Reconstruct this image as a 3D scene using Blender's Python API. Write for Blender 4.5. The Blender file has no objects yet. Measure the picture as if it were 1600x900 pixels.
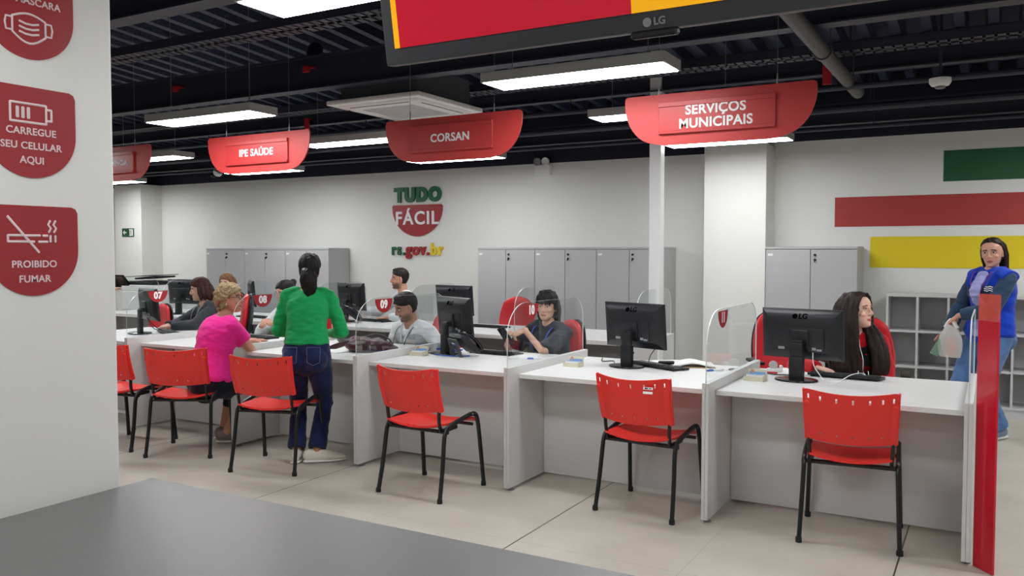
import bpy, bmesh, math, random
from math import sin, cos, pi, radians
from mathutils import Vector, Matrix, noise
random.seed(7)
SC = bpy.context.scene
COL = SC.collection

# ------------------------------------------------------------------ camera, world, exposure
cam = bpy.data.cameras.new('camera')
cam.sensor_width = 36.0
cam.lens = 36.0 * 1319.0 / 1600.0
cam.clip_start = 0.05
camo = bpy.data.objects.new('camera', cam)
COL.objects.link(camo)
camo.location = (0, 0, 1.55)
camo.rotation_euler = (radians(90) - math.atan(57 / 1319), 0, radians(29.7))
SC.camera = camo
w = bpy.data.worlds.new('world')
w.use_nodes = True
w.node_tree.nodes['Background'].inputs[0].default_value = (0.75, 0.8, 0.9, 1)
w.node_tree.nodes['Background'].inputs[1].default_value = 0.05
SC.world = w
SC.view_settings.view_transform = 'Standard'
SC.view_settings.look = 'None'
SC.view_settings.gamma = 1
SC.view_settings.use_curve_mapping = False
SC.view_settings.exposure = 0.0
LAMP = 25.0          # strength of the ceiling lamps' diffusers

# ------------------------------------------------------------------ materials
def lin(c):
    return tuple(((x / 255) / 12.92 if x / 255 <= 0.04045 else ((x / 255 + 0.055) / 1.055) ** 2.4) for x in c) + (1,)
MATS = {}
def mat(name, c, rough=0.5, metal=0.0, bump=0.0, bscale=40.0, var=0.0, vscale=(3, 3, 3), emit=0.0, spec=0.5, coat=0.0, trans=0.0, sheen=0.0):
    if name in MATS:
        return MATS[name]
    m = bpy.data.materials.new(name)
    m.use_nodes = True
    nt = m.node_tree
    b = nt.nodes['Principled BSDF']
    b.inputs['Base Color'].default_value = lin(c)
    b.inputs['Roughness'].default_value = rough
    b.inputs['Metallic'].default_value = metal
    b.inputs['Specular IOR Level'].default_value = spec
    b.inputs['Coat Weight'].default_value = coat
    b.inputs['Transmission Weight'].default_value = trans
    b.inputs['Sheen Weight'].default_value = sheen
    m.diffuse_color = lin(c)
    if emit:
        b.inputs['Emission Color'].default_value = lin(c)
        b.inputs['Emission Strength'].default_value = emit
    tc = nt.nodes.new('ShaderNodeTexCoord')
    if var:
        mp = nt.nodes.new('ShaderNodeMapping'); mp.inputs['Scale'].default_value = vscale
        nz = nt.nodes.new('ShaderNodeTexNoise'); nz.inputs['Scale'].default_value = 1.0; nz.inputs['Detail'].default_value = 5
        mx = nt.nodes.new('ShaderNodeMix'); mx.data_type = 'RGBA'
        a = [max(0, x * (1 - var)) for x in c]; d = [min(255, x * (1 + var)) for x in c]
        mx.inputs[6].default_value = lin(a); mx.inputs[7].default_value = lin(d)
        nt.links.new(tc.outputs['Object'], mp.inputs[0]); nt.links.new(mp.outputs[0], nz.inputs['Vector'])
        nt.links.new(nz.outputs[0], mx.inputs[0]); nt.links.new(mx.outputs[2], b.inputs['Base Color'])
    if bump:
        nb = nt.nodes.new('ShaderNodeTexNoise'); nb.inputs['Scale'].default_value = bscale; nb.inputs['Detail'].default_value = 4
        bp = nt.nodes.new('ShaderNodeBump'); bp.inputs['Strength'].default_value = bump; bp.inputs['Distance'].default_value = 0.01
        nt.links.new(tc.outputs['Object'], nb.inputs['Vector']); nt.links.new(nb.outputs[0], bp.inputs['Height'])
        nt.links.new(bp.outputs[0], b.inputs['Normal'])
    MATS[name] = m
    return m

def mat_floor():
    m = mat('floor_tile', (184, 178, 164), 0.32, var=0.0)
    nt = m.node_tree; b = nt.nodes['Principled BSDF']; N = nt.nodes.new; L = nt.links.new
    tc = N('ShaderNodeTexCoord'); sp = N('ShaderNodeSeparateXYZ'); L(tc.outputs['Object'], sp.inputs[0])
    masks = []
    for ax, off, wd in ((0, 2.192, 0.004), (1, -4.79 + 9.03, 0.004)):
        ad = N('ShaderNodeMath'); ad.operation = 'ADD'; ad.inputs[1].default_value = off + 90.3
        dv = N('ShaderNodeMath'); dv.operation = 'DIVIDE'; dv.inputs[1].default_value = 0.903
        fr = N('ShaderNodeMath'); fr.operation = 'FRACT'
        lt = N('ShaderNodeMath'); lt.operation = 'LESS_THAN'; lt.inputs[1].default_value = wd
        L(sp.outputs[ax], ad.inputs[0]); L(ad.outputs[0], dv.inputs[0]); L(dv.outputs[0], fr.inputs[0]); L(fr.outputs[0], lt.inputs[0])
        masks.append(lt)
    # the wide dark joint every second tile across
    ad = N('ShaderNodeMath'); ad.operation = 'ADD'; ad.inputs[1].default_value = 2.194 + 90.3
    dv = N('ShaderNodeMath'); dv.operation = 'DIVIDE'; dv.inputs[1].default_value = 1.806
    fr = N('ShaderNodeMath'); fr.operation = 'FRACT'
    lt = N('ShaderNodeMath'); lt.operation = 'LESS_THAN'; lt.inputs[1].default_value = 0.0045
    L(sp.outputs[0], ad.inputs[0]); L(ad.outputs[0], dv.inputs[0]); L(dv.outputs[0], fr.inputs[0]); L(fr.outputs[0], lt.inputs[0])
    n1 = N('ShaderNodeTexNoise'); n1.inputs['Scale'].default_value = 2.2; n1.inputs['Detail'].default_value = 8; n1.inputs['Roughness'].default_value = 0.6
    L(tc.outputs['Object'], n1.inputs['Vector'])
    c1 = N('ShaderNodeMix'); c1.data_type = 'RGBA'; c1.inputs[6].default_value = lin((176, 169, 155)); c1.inputs[7].default_value = lin((208, 202, 190))
    L(n1.outputs[0], c1.inputs[0])
    mm = N('ShaderNodeMath'); mm.operation = 'MAXIMUM'; L(masks[0].outputs[0], mm.inputs[0]); L(masks[1].outputs[0], mm.inputs[1])
    hf = N('ShaderNodeMath'); hf.operation = 'MULTIPLY'; hf.inputs[1].default_value = 0.3; L(mm.outputs[0], hf.inputs[0])
    m2 = N('ShaderNodeMath'); m2.operation = 'MAXIMUM'; L(hf.outputs[0], m2.inputs[0]); L(lt.outputs[0], m2.inputs[1])
    c2 = N('ShaderNodeMix'); c2.data_type = 'RGBA'; c2.inputs[7].default_value = lin((70, 66, 60))
    L(m2.outputs[0], c2.inputs[0]); L(c1.outputs[2], c2.inputs[6]); L(c2.outputs[2], b.inputs['Base Color'])
    return m

def mat_clear(name, tint=(251, 253, 253), gloss=0.05, alpha=0.97, col=None):
    m = bpy.data.materials.new(name); m.use_nodes = True
    nt = m.node_tree; N = nt.nodes.new; L = nt.links.new
    nt.nodes.remove(nt.nodes['Principled BSDF'])
    out = nt.nodes['Material Output']
    t = N('ShaderNodeBsdfTransparent'); t.inputs[0].default_value = lin(tint)
    g = N('ShaderNodeBsdfGlossy'); g.inputs['Roughness'].default_value = 0.03
    lw = N('ShaderNodeLayerWeight'); lw.inputs[0].default_value = 0.25
    mu = N('ShaderNodeMath'); mu.operation = 'MULTIPLY'; mu.inputs[1].default_value = gloss * 4
    mx = N('ShaderNodeMixShader')
    L(lw.outputs['Fresnel'], mu.inputs[0]); L(mu.outputs[0], mx.inputs[0]); L(t.outputs[0], mx.inputs[1]); L(g.outputs[0], mx.inputs[2])
    last = mx
    if col:
        d = N('ShaderNodeBsdfDiffuse'); d.inputs[0].default_value = lin(col)
        m3 = N('ShaderNodeMixShader'); m3.inputs[0].default_value = 1 - alpha
        L(mx.outputs[0], m3.inputs[1]); L(d.outputs[0], m3.inputs[2]); last = m3
    L(last.outputs[0], out.inputs[0])
    return m

def mat_attr(name, rough=0.5, sss=0.0):
    m = bpy.data.materials.new(name); m.use_nodes = True
    nt = m.node_tree; b = nt.nodes['Principled BSDF']
    a = nt.nodes.new('ShaderNodeAttribute'); a.attribute_name = 'Col'
    nt.links.new(a.outputs['Color'], b.inputs['Base Color'])
    b.inputs['Roughness'].default_value = rough
    b.inputs['Specular IOR Level'].default_value = 0.35
    return m

def mat_hair(name, c):
    m = mat(name, c, 0.5, spec=0.22)
    nt = m.node_tree; b = nt.nodes['Principled BSDF']; N = nt.nodes.new; L = nt.links.new
    tc = N('ShaderNodeTexCoord'); mp = N('ShaderNodeMapping'); mp.inputs['Scale'].default_value = (130, 130, 9)
    nz = N('ShaderNodeTexNoise'); nz.inputs['Scale'].default_value = 1; nz.inputs['Detail'].default_value = 3
    bp = N('ShaderNodeBump'); bp.inputs['Strength'].default_value = 0.55; bp.inputs['Distance'].default_value = 0.006
    mx = N('ShaderNodeMix'); mx.data_type = 'RGBA'
    mx.inputs[6].default_value = lin([x * 0.7 for x in c]); mx.inputs[7].default_value = lin([min(255, x * 1.35) for x in c])
    L(tc.outputs['Object'], mp.inputs[0]); L(mp.outputs[0], nz.inputs['Vector']); L(nz.outputs[0], bp.inputs['Height'])
    L(bp.outputs[0], b.inputs['Normal']); L(nz.outputs[0], mx.inputs[0]); L(mx.outputs[2], b.inputs['Base Color'])
    return m

WALL = mat('wall_paint', (226, 226, 221), 0.85, bump=0.03, bscale=120)
PILLAR = mat('pillar_paint', (228, 227, 222), 0.8, bump=0.03, bscale=120)
BLACKP = mat('black_paint', (15, 19, 40), 0.7)
DECK = mat('dark_deck_paint', (52, 57, 82), 0.5)
STEEL = mat('dark_steel_paint', (44, 47, 62), 0.5)
FLOOR = mat_floor()
LAM = mat('grey_laminate', (205, 204, 203), 0.45, var=0.025, vscale=(2, 2, 60))
LAMT = mat('light_worktop_laminate', (222, 221, 219), 0.38, var=0.02, vscale=(2, 60, 2))
LAMD = mat('mid_grey_laminate', (150, 150, 151), 0.5, var=0.03, vscale=(3, 3, 50))
CAB = mat('cabinet_grey', (178, 178, 179), 0.5, var=0.015, vscale=(2, 2, 20))
CABS = mat('shelf_grey', (196, 196, 196), 0.5)
CABI = mat('shelf_inner_grey', (206, 206, 207), 0.6)
TABLE = mat('charcoal_table_laminate', (92, 90, 90), 0.36, bump=0.02, bscale=400, var=0.04, vscale=(30, 30, 30))
REDP = mat('red_chair_plastic', (232, 46, 40), 0.38, bump=0.015, bscale=500)
REDS = mat('red_sign_paint', (190, 56, 54), 0.5)
REDSP = mat('red_sign_plate', (182, 50, 50), 0.4)
REDB = mat('dark_red_vinyl', (156, 34, 42), 0.4)
REDV = mat('red_leatherette', (205, 34, 44), 0.38, bump=0.03, bscale=300)
WHITE = mat('white_plastic', (232, 232, 230), 0.45)
WTXT = mat('white_lettering', (240, 238, 238), 0.5)
PTXT = mat('pale_lettering', (226, 200, 202), 0.5)
BLK = mat('black_plastic', (22, 23, 27), 0.42, spec=0.45)
BLKG = mat('black_gloss_plastic', (14, 15, 18), 0.2)
BLKM = mat('black_tube_metal', (18, 18, 20), 0.35, spec=0.5)
DGREY = mat('dark_grey_plastic', (52, 54, 58), 0.5)
GREYM = mat('grey_metal', (150, 152, 155), 0.4, metal=0.6)
CHROME = mat('chrome', (200, 200, 205), 0.2, metal=1.0)
GREEN = mat('green_paint', (22, 96, 54), 0.5)
GREENW = mat('green_wall_stripe', (20, 86, 48), 0.6)
REDW = mat('red_wall_stripe', (166, 52, 48), 0.6)
YELW = mat('yellow_wall_stripe', (222, 199, 14), 0.6)
YEL = mat('yellow_paint', (222, 196, 30), 0.5)
PAPER = mat('white_paper', (238, 238, 236), 0.7)
BLUEI = mat('blue_ink', (40, 84, 180), 0.5)
CREAM = mat('cream_card', (214, 208, 184), 0.6)
LAMPF = mat('lamp_frame_paint', (168, 168, 166), 0.5)
GLOW = mat('lamp_diffuser', (248, 250, 252), 0.5, emit=LAMP)
CLEAR = mat_clear('clear_acrylic')
EDGE = mat('acrylic_edge', (215, 222, 220), 0.25, spec=0.6)

# ------------------------------------------------------------------ mesh builder
def frame(o, u, v):
    u = Vector(u).normalized(); v = Vector(v).normalized(); n = u.cross(v)
    M = Matrix.Identity(4)
    for i in range(3):
        M[i][0] = u[i]; M[i][1] = v[i]; M[i][2] = n[i]; M[i][3] = o[i]
    return M
def T(x, y, z): return Matrix.Translation((x, y, z))
def R(a, ax='Z'): return Matrix.Rotation(a, 4, ax)

class MB:
    def __init__(s): s.v = []; s.f = []; s.m = []
    def add(s, vs, fs, mi=0, M=None):
        o = len(s.v)
        s.v += [tuple(M @ Vector(p)) if M is not None else tuple(p) for p in vs]
        flip = M is not None and M.to_3x3().determinant() < 0
        for f in fs:
            g = [i + o for i in f]
            s.f.append(g[::-1] if flip else g); s.m.append(mi)
    def box(s, x0, x1, y0, y1, z0, z1, mi=0, bev=0.0, M=None, seg=1):
        bm = bmesh.new(); bmesh.ops.create_cube(bm, size=1)
        for v in bm.verts:
            v.co = ((x0 + x1) / 2 + v.co.x * (x1 - x0), (y0 + y1) / 2 + v.co.y * (y1 - y0), (z0 + z1) / 2 + v.co.z * (z1 - z0))
        if bev:
            bmesh.ops.bevel(bm, geom=bm.edges[:], offset=bev, segments=seg, affect='EDGES', profile=0.6)
        bm.verts.index_update()
        s.add([v.co.copy() for v in bm.verts], [[v.index for v in f.verts] for f in bm.faces], mi, M); bm.free()
    def prism(s, poly, d0, d1, mi=0, M=None, mside=None):
        n = len(poly)
        s.add([(p[0], p[1], d0) for p in poly] + [(p[0], p[1], d1) for p in poly], [list(range(n))[::-1], [n + i for i in range(n)]], mi, M)
        s.add([(p[0], p[1], d0) for p in poly] + [(p[0], p[1], d1) for p in poly], [[i, (i + 1) % n, n + (i + 1) % n, n + i] for i in range(n)], mi if mside is None else mside, M)
    def lathe(s, prof, n=20, mi=0, M=None):
        vs = []; fs = []
        for r, z in prof:
            for k in range(n): vs.append((r * cos(2 * pi * k / n), r * sin(2 * pi * k / n), z))
        for i in range(len(prof) - 1):
            for k in range(n):
                fs.append([i * n + k, i * n + (k + 1) % n, (i + 1) * n + (k + 1) % n, (i + 1) * n + k])
        fs.append(list(range(n))[::-1]); fs.append([(len(prof) - 1) * n + k for k in range(n)])
        s.add(vs, fs, mi, M)
    def ell(s, c, r, mi=0, M=None, nu=16, nv=10):
        vs = [(c[0], c[1], c[2] - r[2])]; fs = []
        for j in range(1, nv):
            a = -pi / 2 + pi * j / nv
            for k in range(nu):
                b = 2 * pi * k / nu
                vs.append((c[0] + r[0] * cos(a) * cos(b), c[1] + r[1] * cos(a) * sin(b), c[2] + r[2] * sin(a)))
        vs.append((c[0], c[1], c[2] + r[2]))
        for k in range(nu): fs.append([0, 1 + (k + 1) % nu, 1 + k])
        for j in range(nv - 2):
            for k in range(nu):
                a = 1 + j * nu
                fs.append([a + k, a + (k + 1) % nu, a + nu + (k + 1) % nu, a + nu + k])
        l = len(vs) - 1; a = 1 + (nv - 2) * nu
        for k in range(nu): fs.append([a + k, a + (k + 1) % nu, l])
        s.add(vs, fs, mi, M)
    def tube(s, pts, rad, n=10, mi=0, ref=None, caps=(0, 0), M=None):
        """rings along a path; rad is one radius, or a list of r or (r along ref, r across); caps: 0 flat, 1 round"""
        P = [Vector(p) for p in pts]
        if not isinstance(rad, (list, tuple)): rad = [rad] * len(P)
        rad = [(r, r) if not isinstance(r, (list, tuple)) else r for r in rad]
        tg = []
        for i in range(len(P)):
            a = P[max(0, i - 1)]; b = P[min(len(P) - 1, i + 1)]
            tg.append((b - a).normalized())
        rings = []
        sd = None
        for i in range(len(P)):
            t = tg[i]
            if ref is not None: q = Vector(ref[i] if isinstance(ref, list) else ref)
            elif sd is None: q = Vector((0, 0, 1)) if abs(t.z) < 0.9 else Vector((1, 0, 0))
            else: q = sd
            q = q - t * q.dot(t)
            if q.length < 1e-5: q = t.orthogonal()
            q.normalize(); sd = q
            rings.append((P[i], q, t.cross(q), t, rad[i]))
        seq = []
        if caps[0]:
            p, q, b, t, r = rings[0]; e = (r[0] + r[1]) / 2
            for a in (78, 50, 25): seq.append((p - t * e * sin(radians(a)), q, b, (r[0] * cos(radians(a)), r[1] * cos(radians(a)))))
        for p, q, b, t, r in rings: seq.append((p, q, b, r))
        if caps[1]:
            p, q, b, t, r = rings[-1]; e = (r[0] + r[1]) / 2
            for a in (25, 50, 78): seq.append((p + t * e * sin(radians(a)), q, b, (r[0] * cos(radians(a)), r[1] * cos(radians(a)))))
        vs = []; fs = []
        for p, q, b, r in seq:
            for k in range(n):
                a = 2 * pi * k / n
                vs.append(p + q * r[0] * cos(a) + b * r[1] * sin(a))
        for i in range(len(seq) - 1):
            for k in range(n):
                fs.append([i * n + k, i * n + (k + 1) % n, (i + 1) * n + (k + 1) % n, (i + 1) * n + k])
        fs.append(list(range(n))[::-1]); fs.append([(len(seq) - 1) * n + k for k in range(n)])
        s.add(vs, fs, mi, M)
    def text(s, body, size, M, depth=0.004, bold=0.0, align='CENTER', mi=0, sp=1.0, lines=1.0, fit=None):
        c = bpy.data.curves.new('lettering', 'FONT'); c.body = body; c.size = size; c.align_x = align; c.align_y = 'CENTER'
        c.extrude = depth / 2; c.offset = bold; c.space_character = sp; c.space_line = lines; c.resolution_u = 4
        o = bpy.data.objects.new('lettering', c); COL.objects.link(o)
        me = bpy.data.meshes.new_from_object(o.evaluated_get(bpy.context.evaluated_depsgraph_get()))
        if fit:      # stretch the word to a measured width (and move its left end to the origin)
            xs = [v.co.x for v in me.vertices]; x0, k = min(xs), fit / (max(xs) - min(xs))
            for v in me.vertices: v.co.x = (v.co.x - x0) * k
        s.add([v.co.copy() + Vector((0, 0, depth / 2)) for v in me.vertices], [list(p.vertices) for p in me.polygons], mi, M)
        COL.objects.unlink(o); bpy.data.objects.remove(o); bpy.data.curves.remove(c); bpy.data.meshes.remove(me)
    def mesh(s, name, mats):
        me = bpy.data.meshes.new(name); me.from_pydata(s.v, [], s.f)
        for m in (mats if isinstance(mats, (list, tuple)) else [mats]): me.materials.append(m)
        me.polygons.foreach_set('material_index', s.m)
        me.polygons.foreach_set('use_smooth', [True] * len(s.f))
        me.update(); me.set_sharp_from_angle(angle=radians(35))
        return me
    def build(s, name, mats, parent=None):
        o = bpy.data.objects.new(name, s.mesh(name, mats)); COL.objects.link(o)
        if parent: o.parent = parent
        return o

def arc(cx, cy, rx, ry, a0, a1, n):
    return [(cx + rx * cos(radians(a0 + (a1 - a0) * i / n)), cy + ry * sin(radians(a0 + (a1 - a0) * i / n))) for i in range(n + 1)]
def bez(p0, p1, p2, p3, n=10):
    p0, p1, p2, p3 = map(Vector, (p0, p1, p2, p3))
    return [p0 * (1 - t) ** 3 + p1 * 3 * t * (1 - t) ** 2 + p2 * 3 * t * t * (1 - t) + p3 * t ** 3 for t in [i / n for i in range(n + 1)]]
def smooth_path(pts, n=5):
    P = [Vector(p) for p in pts]; out = []
    for i in range(len(P) - 1):
        a = P[max(0, i - 1)]; b = P[i]; c = P[i + 1]; d = P[min(len(P) - 1, i + 2)]
        for k in range(n):
            t = k / n
            out.append(0.5 * ((2 * b) + (c - a) * t + (2 * a - 5 * b + 4 * c - d) * t * t + (3 * b - a - 3 * c + d) * t ** 3))
    return out + [P[-1]]

def tag(o, label=None, cat=None, group=None, kind=None):
    if label: o['label'] = label
    if cat: o['category'] = cat
    if group: o['group'] = group
    if kind: o['kind'] = kind
    return o
def thing(name, label, cat, loc=(0, 0, 0), rz=0.0, group=None):
    o = bpy.data.objects.new(name, None); COL.objects.link(o)
    o.empty_display_size = 0.1
    o.location = loc; o.rotation_euler = (0, 0, rz)
    return tag(o, label, cat, group, 'thing')
def struct(name, m, mats):
    return tag(m.build(name, mats), kind='structure')
def dup(root, loc, rz=None, label=None, group=None):
    r = root.copy(); COL.objects.link(r); r.location = loc
    if rz is not None: r.rotation_euler = (0, 0, rz)
    if label: r['label'] = label
    if group: r['group'] = group
    for ch in list(root.children):
        c = ch.copy(); COL.objects.link(c); c.parent = r
        for g in list(ch.children):
            d = g.copy(); COL.objects.link(d); d.parent = c
    return r
def relabel(o, label): o['label'] = label
# ------------------------------------------------------------------ the room
YW = 9.45
m = MB(); m.box(-14, 5, -4, YW + 0.1, -0.1, 0); struct('floor', m, FLOOR)
# back wall, left stretch and right stretch are painted white up to slightly different heights, black above
m = MB()
m.box(-14, -2.75, YW, YW + 0.1, 0, 2.655); m.box(-2.75, 5, YW, YW + 0.1, 0, 2.73)
m.box(-14, -2.75, YW, YW + 0.1, 2.655, 4.3, 1); m.box(-2.75, 5, YW, YW + 0.1, 2.73, 4.3, 1)
struct('wall_back', m, [WALL, BLACKP])
m = MB(); m.box(-14.1, -14, -4, YW, 0, 2.65); m.box(-14.1, -14, -4, YW, 2.65, 4.3, 1); struct('wall_left', m, [WALL, BLACKP])
m = MB(); m.box(5, 5.1, -4, YW, 0, 2.7); m.box(5, 5.1, -4, YW, 2.7, 4.3, 1); struct('wall_right', m, [WALL, BLACKP])
m = MB(); m.box(-14, 5, -4.1, -4, 0, 2.7); m.box(-14, 5, -4.1, -4, 2.7, 4.3, 1); struct('wall_front', m, [WALL, BLACKP])
m = MB(); m.box(-2.755, -2.09, 9.05, YW, 0, 2.69, bev=0.004); struct('pillar_back', m, PILLAR)
m = MB(); m.box(-12.85, -12.17, 9.05, YW, 0, 2.655, bev=0.004); struct('pillar_far', m, PILLAR)
m = MB(); m.box(-3.3, -2.6, 0.6, 1.832, 0, 4.0, bev=0.006); struct('pillar_front', m, PILLAR)
m = MB(); m.box(-2.795, -2.685, 7.47, 7.58, 0, 3.4, bev=0.006); struct('pillar_slim', m, mat('white_gloss_post', (232, 233, 232), 0.3))
# trapezoidal steel deck, falling gently towards the back wall
m = MB()
prof = []
x = -14.0
while x < 5.0:
    prof += [(x, 0), (x + 0.075, 0), (x + 0.095, 0.1), (x + 0.22, 0.1)]; x += 0.24
vs = []; fs = []
def dz(y): return 3.78 - 0.085 * (y - 3.5)
for (px, pz) in prof:
    vs += [(px, -4.0, dz(-4) + pz), (px, YW + 0.05, dz(YW) + pz)]
for i in range(len(prof) - 1): fs.append([2 * i, 2 * i + 1, 2 * i + 3, 2 * i + 2])
m.add(vs, fs)
struct('ceiling', m, DECK)
# steel carried under the deck
def ibeam(y, z0, h, w, name='ceiling_beam'):
    m = MB(); t = 0.012
    m.box(-13.9, 4.9, y - w / 2, y + w / 2, z0, z0 + t); m.box(-13.9, 4.9, y - w / 2, y + w / 2, z0 + h - t, z0 + h)
    m.box(-13.9, 4.9, y - 0.006, y + 0.006, z0 + t, z0 + h - t)
    return m.build(name, STEEL)
BEAM_L = {3.6: 'black steel ceiling beam nearest above the television', 5.5: 'deep black steel beam with red pipe clips over the counter',
          7.5: 'thin black steel beam behind the hanging red signs', 8.75: 'black steel beam running close along the back wall'}
for y, z0, h, wd in ((3.6, 3.05, 0.3, 0.14), (5.5, 2.93, 0.28, 0.13), (7.5, 3.02, 0.14, 0.1), (8.75, 2.78, 0.2, 0.1)):
    tag(ibeam(y, z0, h, wd), BEAM_L[y], 'beam', kind='structure')
def cable_tray(y, z0, label, wd=0.2):
    m = MB(); x = -13.8
    m.box(-13.8, 4.8, y - wd / 2, y - wd / 2 + 0.004, z0, z0 + 0.06); m.box(-13.8, 4.8, y + wd / 2 - 0.004, y + wd / 2, z0, z0 + 0.06)
    while x < 4.7:
        m.box(x, x + 0.05, y - wd / 2, y + wd / 2, z0, z0 + 0.004); x += 0.07
    m.box(-13.8, 4.8, y - 0.02, y + 0.02, z0, z0 + 0.004)
    return tag(m.build('cable_tray', STEEL), label, 'cable tray', kind='thing')
cable_tray(4.15, 3.0, 'perforated black cable tray hung over the chairs under the deck')
cable_tray(6.65, 3.0, 'perforated black cable tray above the rear desks')
for y, z, r, lab in ((3.1, 3.25, 0.045, 'thick black pipe along the ceiling just behind the television'),
                     (7.05, 2.83, 0.025, 'black conduit pipe passing just above the air conditioner'),
                     (8.3, 2.86, 0.035, 'black pipe along the ceiling before the back wall'),
                     (8.55, 2.72, 0.02, 'lowest thin black pipe near top of the back wall')):
    m = MB(); m.tube([(-13.9, y, z), (4.9, y, z)], r, 10)
    x = -13
    while x < 4.8:
        m.tube([(x, y, z), (x, y, dz(y))], 0.005, 5); x += 2.4
    tag(m.build('ceiling_pipe', STEEL), lab, 'pipe', kind='thing')
m = MB(); m.tube([(-1.01, 4.3, 2.87), (-1.01, 7.58, 2.87)], 0.05, 14); m.tube([(-1.01, 5.9, 2.87), (-1.01, 5.96, 2.87)], 0.06, 14)
for y in (4.6, 6.2, 7.3): m.tube([(-1.01, y, 2.87), (-1.01, y, dz(y))], 0.006, 5)
tag(m.build('drain_pipe', mat('grey_pipe_paint', (72, 72, 75), 0.5)), 'stout grey pipe running from front to back under the right ceiling', 'pipe', kind='thing')
# steel purlins with cross bracing on the left
for i, y in enumerate((2.2, 2.9, 8.0)):
    m = MB(); m.box(-13.9, 4.9, y - 0.03, y + 0.03, dz(y) - 0.13, dz(y) + 0.0)
    tag(m.build('purlin', STEEL), ['black purlin under the deck nearest the viewer', 'black purlin under the deck just behind the television', 'black purlin under the deck over the rear desks'][i], 'purlin', kind='structure')
CLIP = mat('red_clip_paint', (190, 28, 36), 0.5)
for x, y, z, h, lab in ((-6.75, 5.42, 3.06, 0.05, 'small red clip on the deep beam above the leftmost long lamp'), (-5.1, 5.42, 3.07, 0.05, 'small red clip on the deep beam near the television'),
                        (-1.23, 7.42, 2.93, 0.2, 'red strap hanging from the beam beside the stout grey pipe'), (-7.0, 7.44, 2.98, 0.12, 'red strap on thin beam behind the two-word red sign')):
    m = MB(); m.box(x - 0.035, x + 0.035, y - 0.012, y + 0.012, z, z + h, bev=0.003)
    m.box(x - 0.035, x + 0.035, y - 0.012, y + 0.09, z + h - 0.01, z + h)
    tag(m.build('pipe_clip', CLIP), lab, 'clip', 'red clips on the ceiling steel', 'thing')
# ------------------------------------------------------------------ lamps
def lamp():
    t = thing('pendant_lamp', 'lamp', 'ceiling lamp', group='long rectangular pendant lamps')
    m = MB(); L_, W_ = 0.6, 0.145
    m.box(-L_, L_, -W_, -W_ + 0.012, 0.003, 0.065, bev=0.002); m.box(-L_, L_, W_ - 0.012, W_, 0.003, 0.065, bev=0.002)
    m.box(-L_, -L_ + 0.012, -W_ + 0.012, W_ - 0.012, 0.003, 0.065); m.box(L_ - 0.012, L_, -W_ + 0.012, W_ - 0.012, 0.003, 0.065)
    m.box(-L_ + 0.012, L_ - 0.012, -W_ + 0.012, W_ - 0.012, 0.05, 0.06)
    m.build('housing', LAMPF, t)
    m = MB(); m.box(-L_ + 0.013, L_ - 0.013, -W_ + 0.013, W_ - 0.013, 0.0, 0.012); m.build('diffuser', GLOW, t)
    for s in (-1, 1):
        m = MB(); m.tube([(s * 0.45, 0, 0.06), (s * 0.45, 0, 0.75)], 0.0025, 5); m.build('suspension_wire', GREYM, t)
    return t
LP = [(-2.21, 2.7, 'bright pendant lamp cut by the frame beside the television'), (-2.21, 4.67, 'long bright pendant lamp just below the television'),
      (-5.45, 4.69, 'long bright pendant lamp above the bright red hanging sign with two short words'), (-5.43, 6.4, 'bright pendant lamp between the two-word red sign and the single-word red sign'),
      (-2.2, 6.25, 'bright pendant lamp half behind left end of the municipal services sign'), (-8.45, 6.4, 'bright pendant lamp between the half-hidden red sign and the two-word red sign'),
      (-5.4, 8.15, 'bright pendant lamp peeping below the single-word red sign'), (-2.27, 8.2, 'bright pendant lamp peeping below the municipal services sign'),
      (-8.45, 8.15, 'bright pendant lamp peeping below the bright two-word red sign'), (-11.8, 8.3, 'bright pendant lamp peeping below the leftmost red sign'),
      (-11.7, 6.4, 'pendant lamp at the far left end of the hall'), (-8.6, 4.69, 'pendant lamp behind the white front pillar'), (-11.8, 4.69, 'pendant lamp farthest left over the counter'),
      (1.0, 4.67, 'pendant lamp over the end of the counter beyond the red panel'), (1.0, 6.35, 'pendant lamp above the end of the cubby shelf side'), (1.0, 8.15, 'pendant lamp above the woman in the blue vest'),
      (-5.4, 2.7, 'pendant lamp hidden past the front pillar'), (1.0, 2.7, 'pendant lamp to the side of the television'), (-2.2, 0.7, 'pendant lamp over the charcoal table'), (1.0, 0.7, 'pendant lamp over the viewer'),
      (1.0, -1.4, 'pendant lamp behind the viewer beyond the table'), (-2.2, -1.4, 'pendant lamp behind the viewer near the pillar'), (4.0, 4.67, 'pendant lamp at the right end of the hall'), (-5.4, 0.7, 'pendant lamp on the far side of the front pillar')]
l0 = lamp()
for i, (x, y, lab) in enumerate(LP):
    o = l0 if i == 0 else dup(l0, (x, y, 2.6))
    o.location = (x, y, 2.6); o['label'] = lab
    for ch in o.children:
        if ch.name.startswith('suspension_wire'): ch.scale.z = (dz(y) - 2.595) / 0.75
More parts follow.
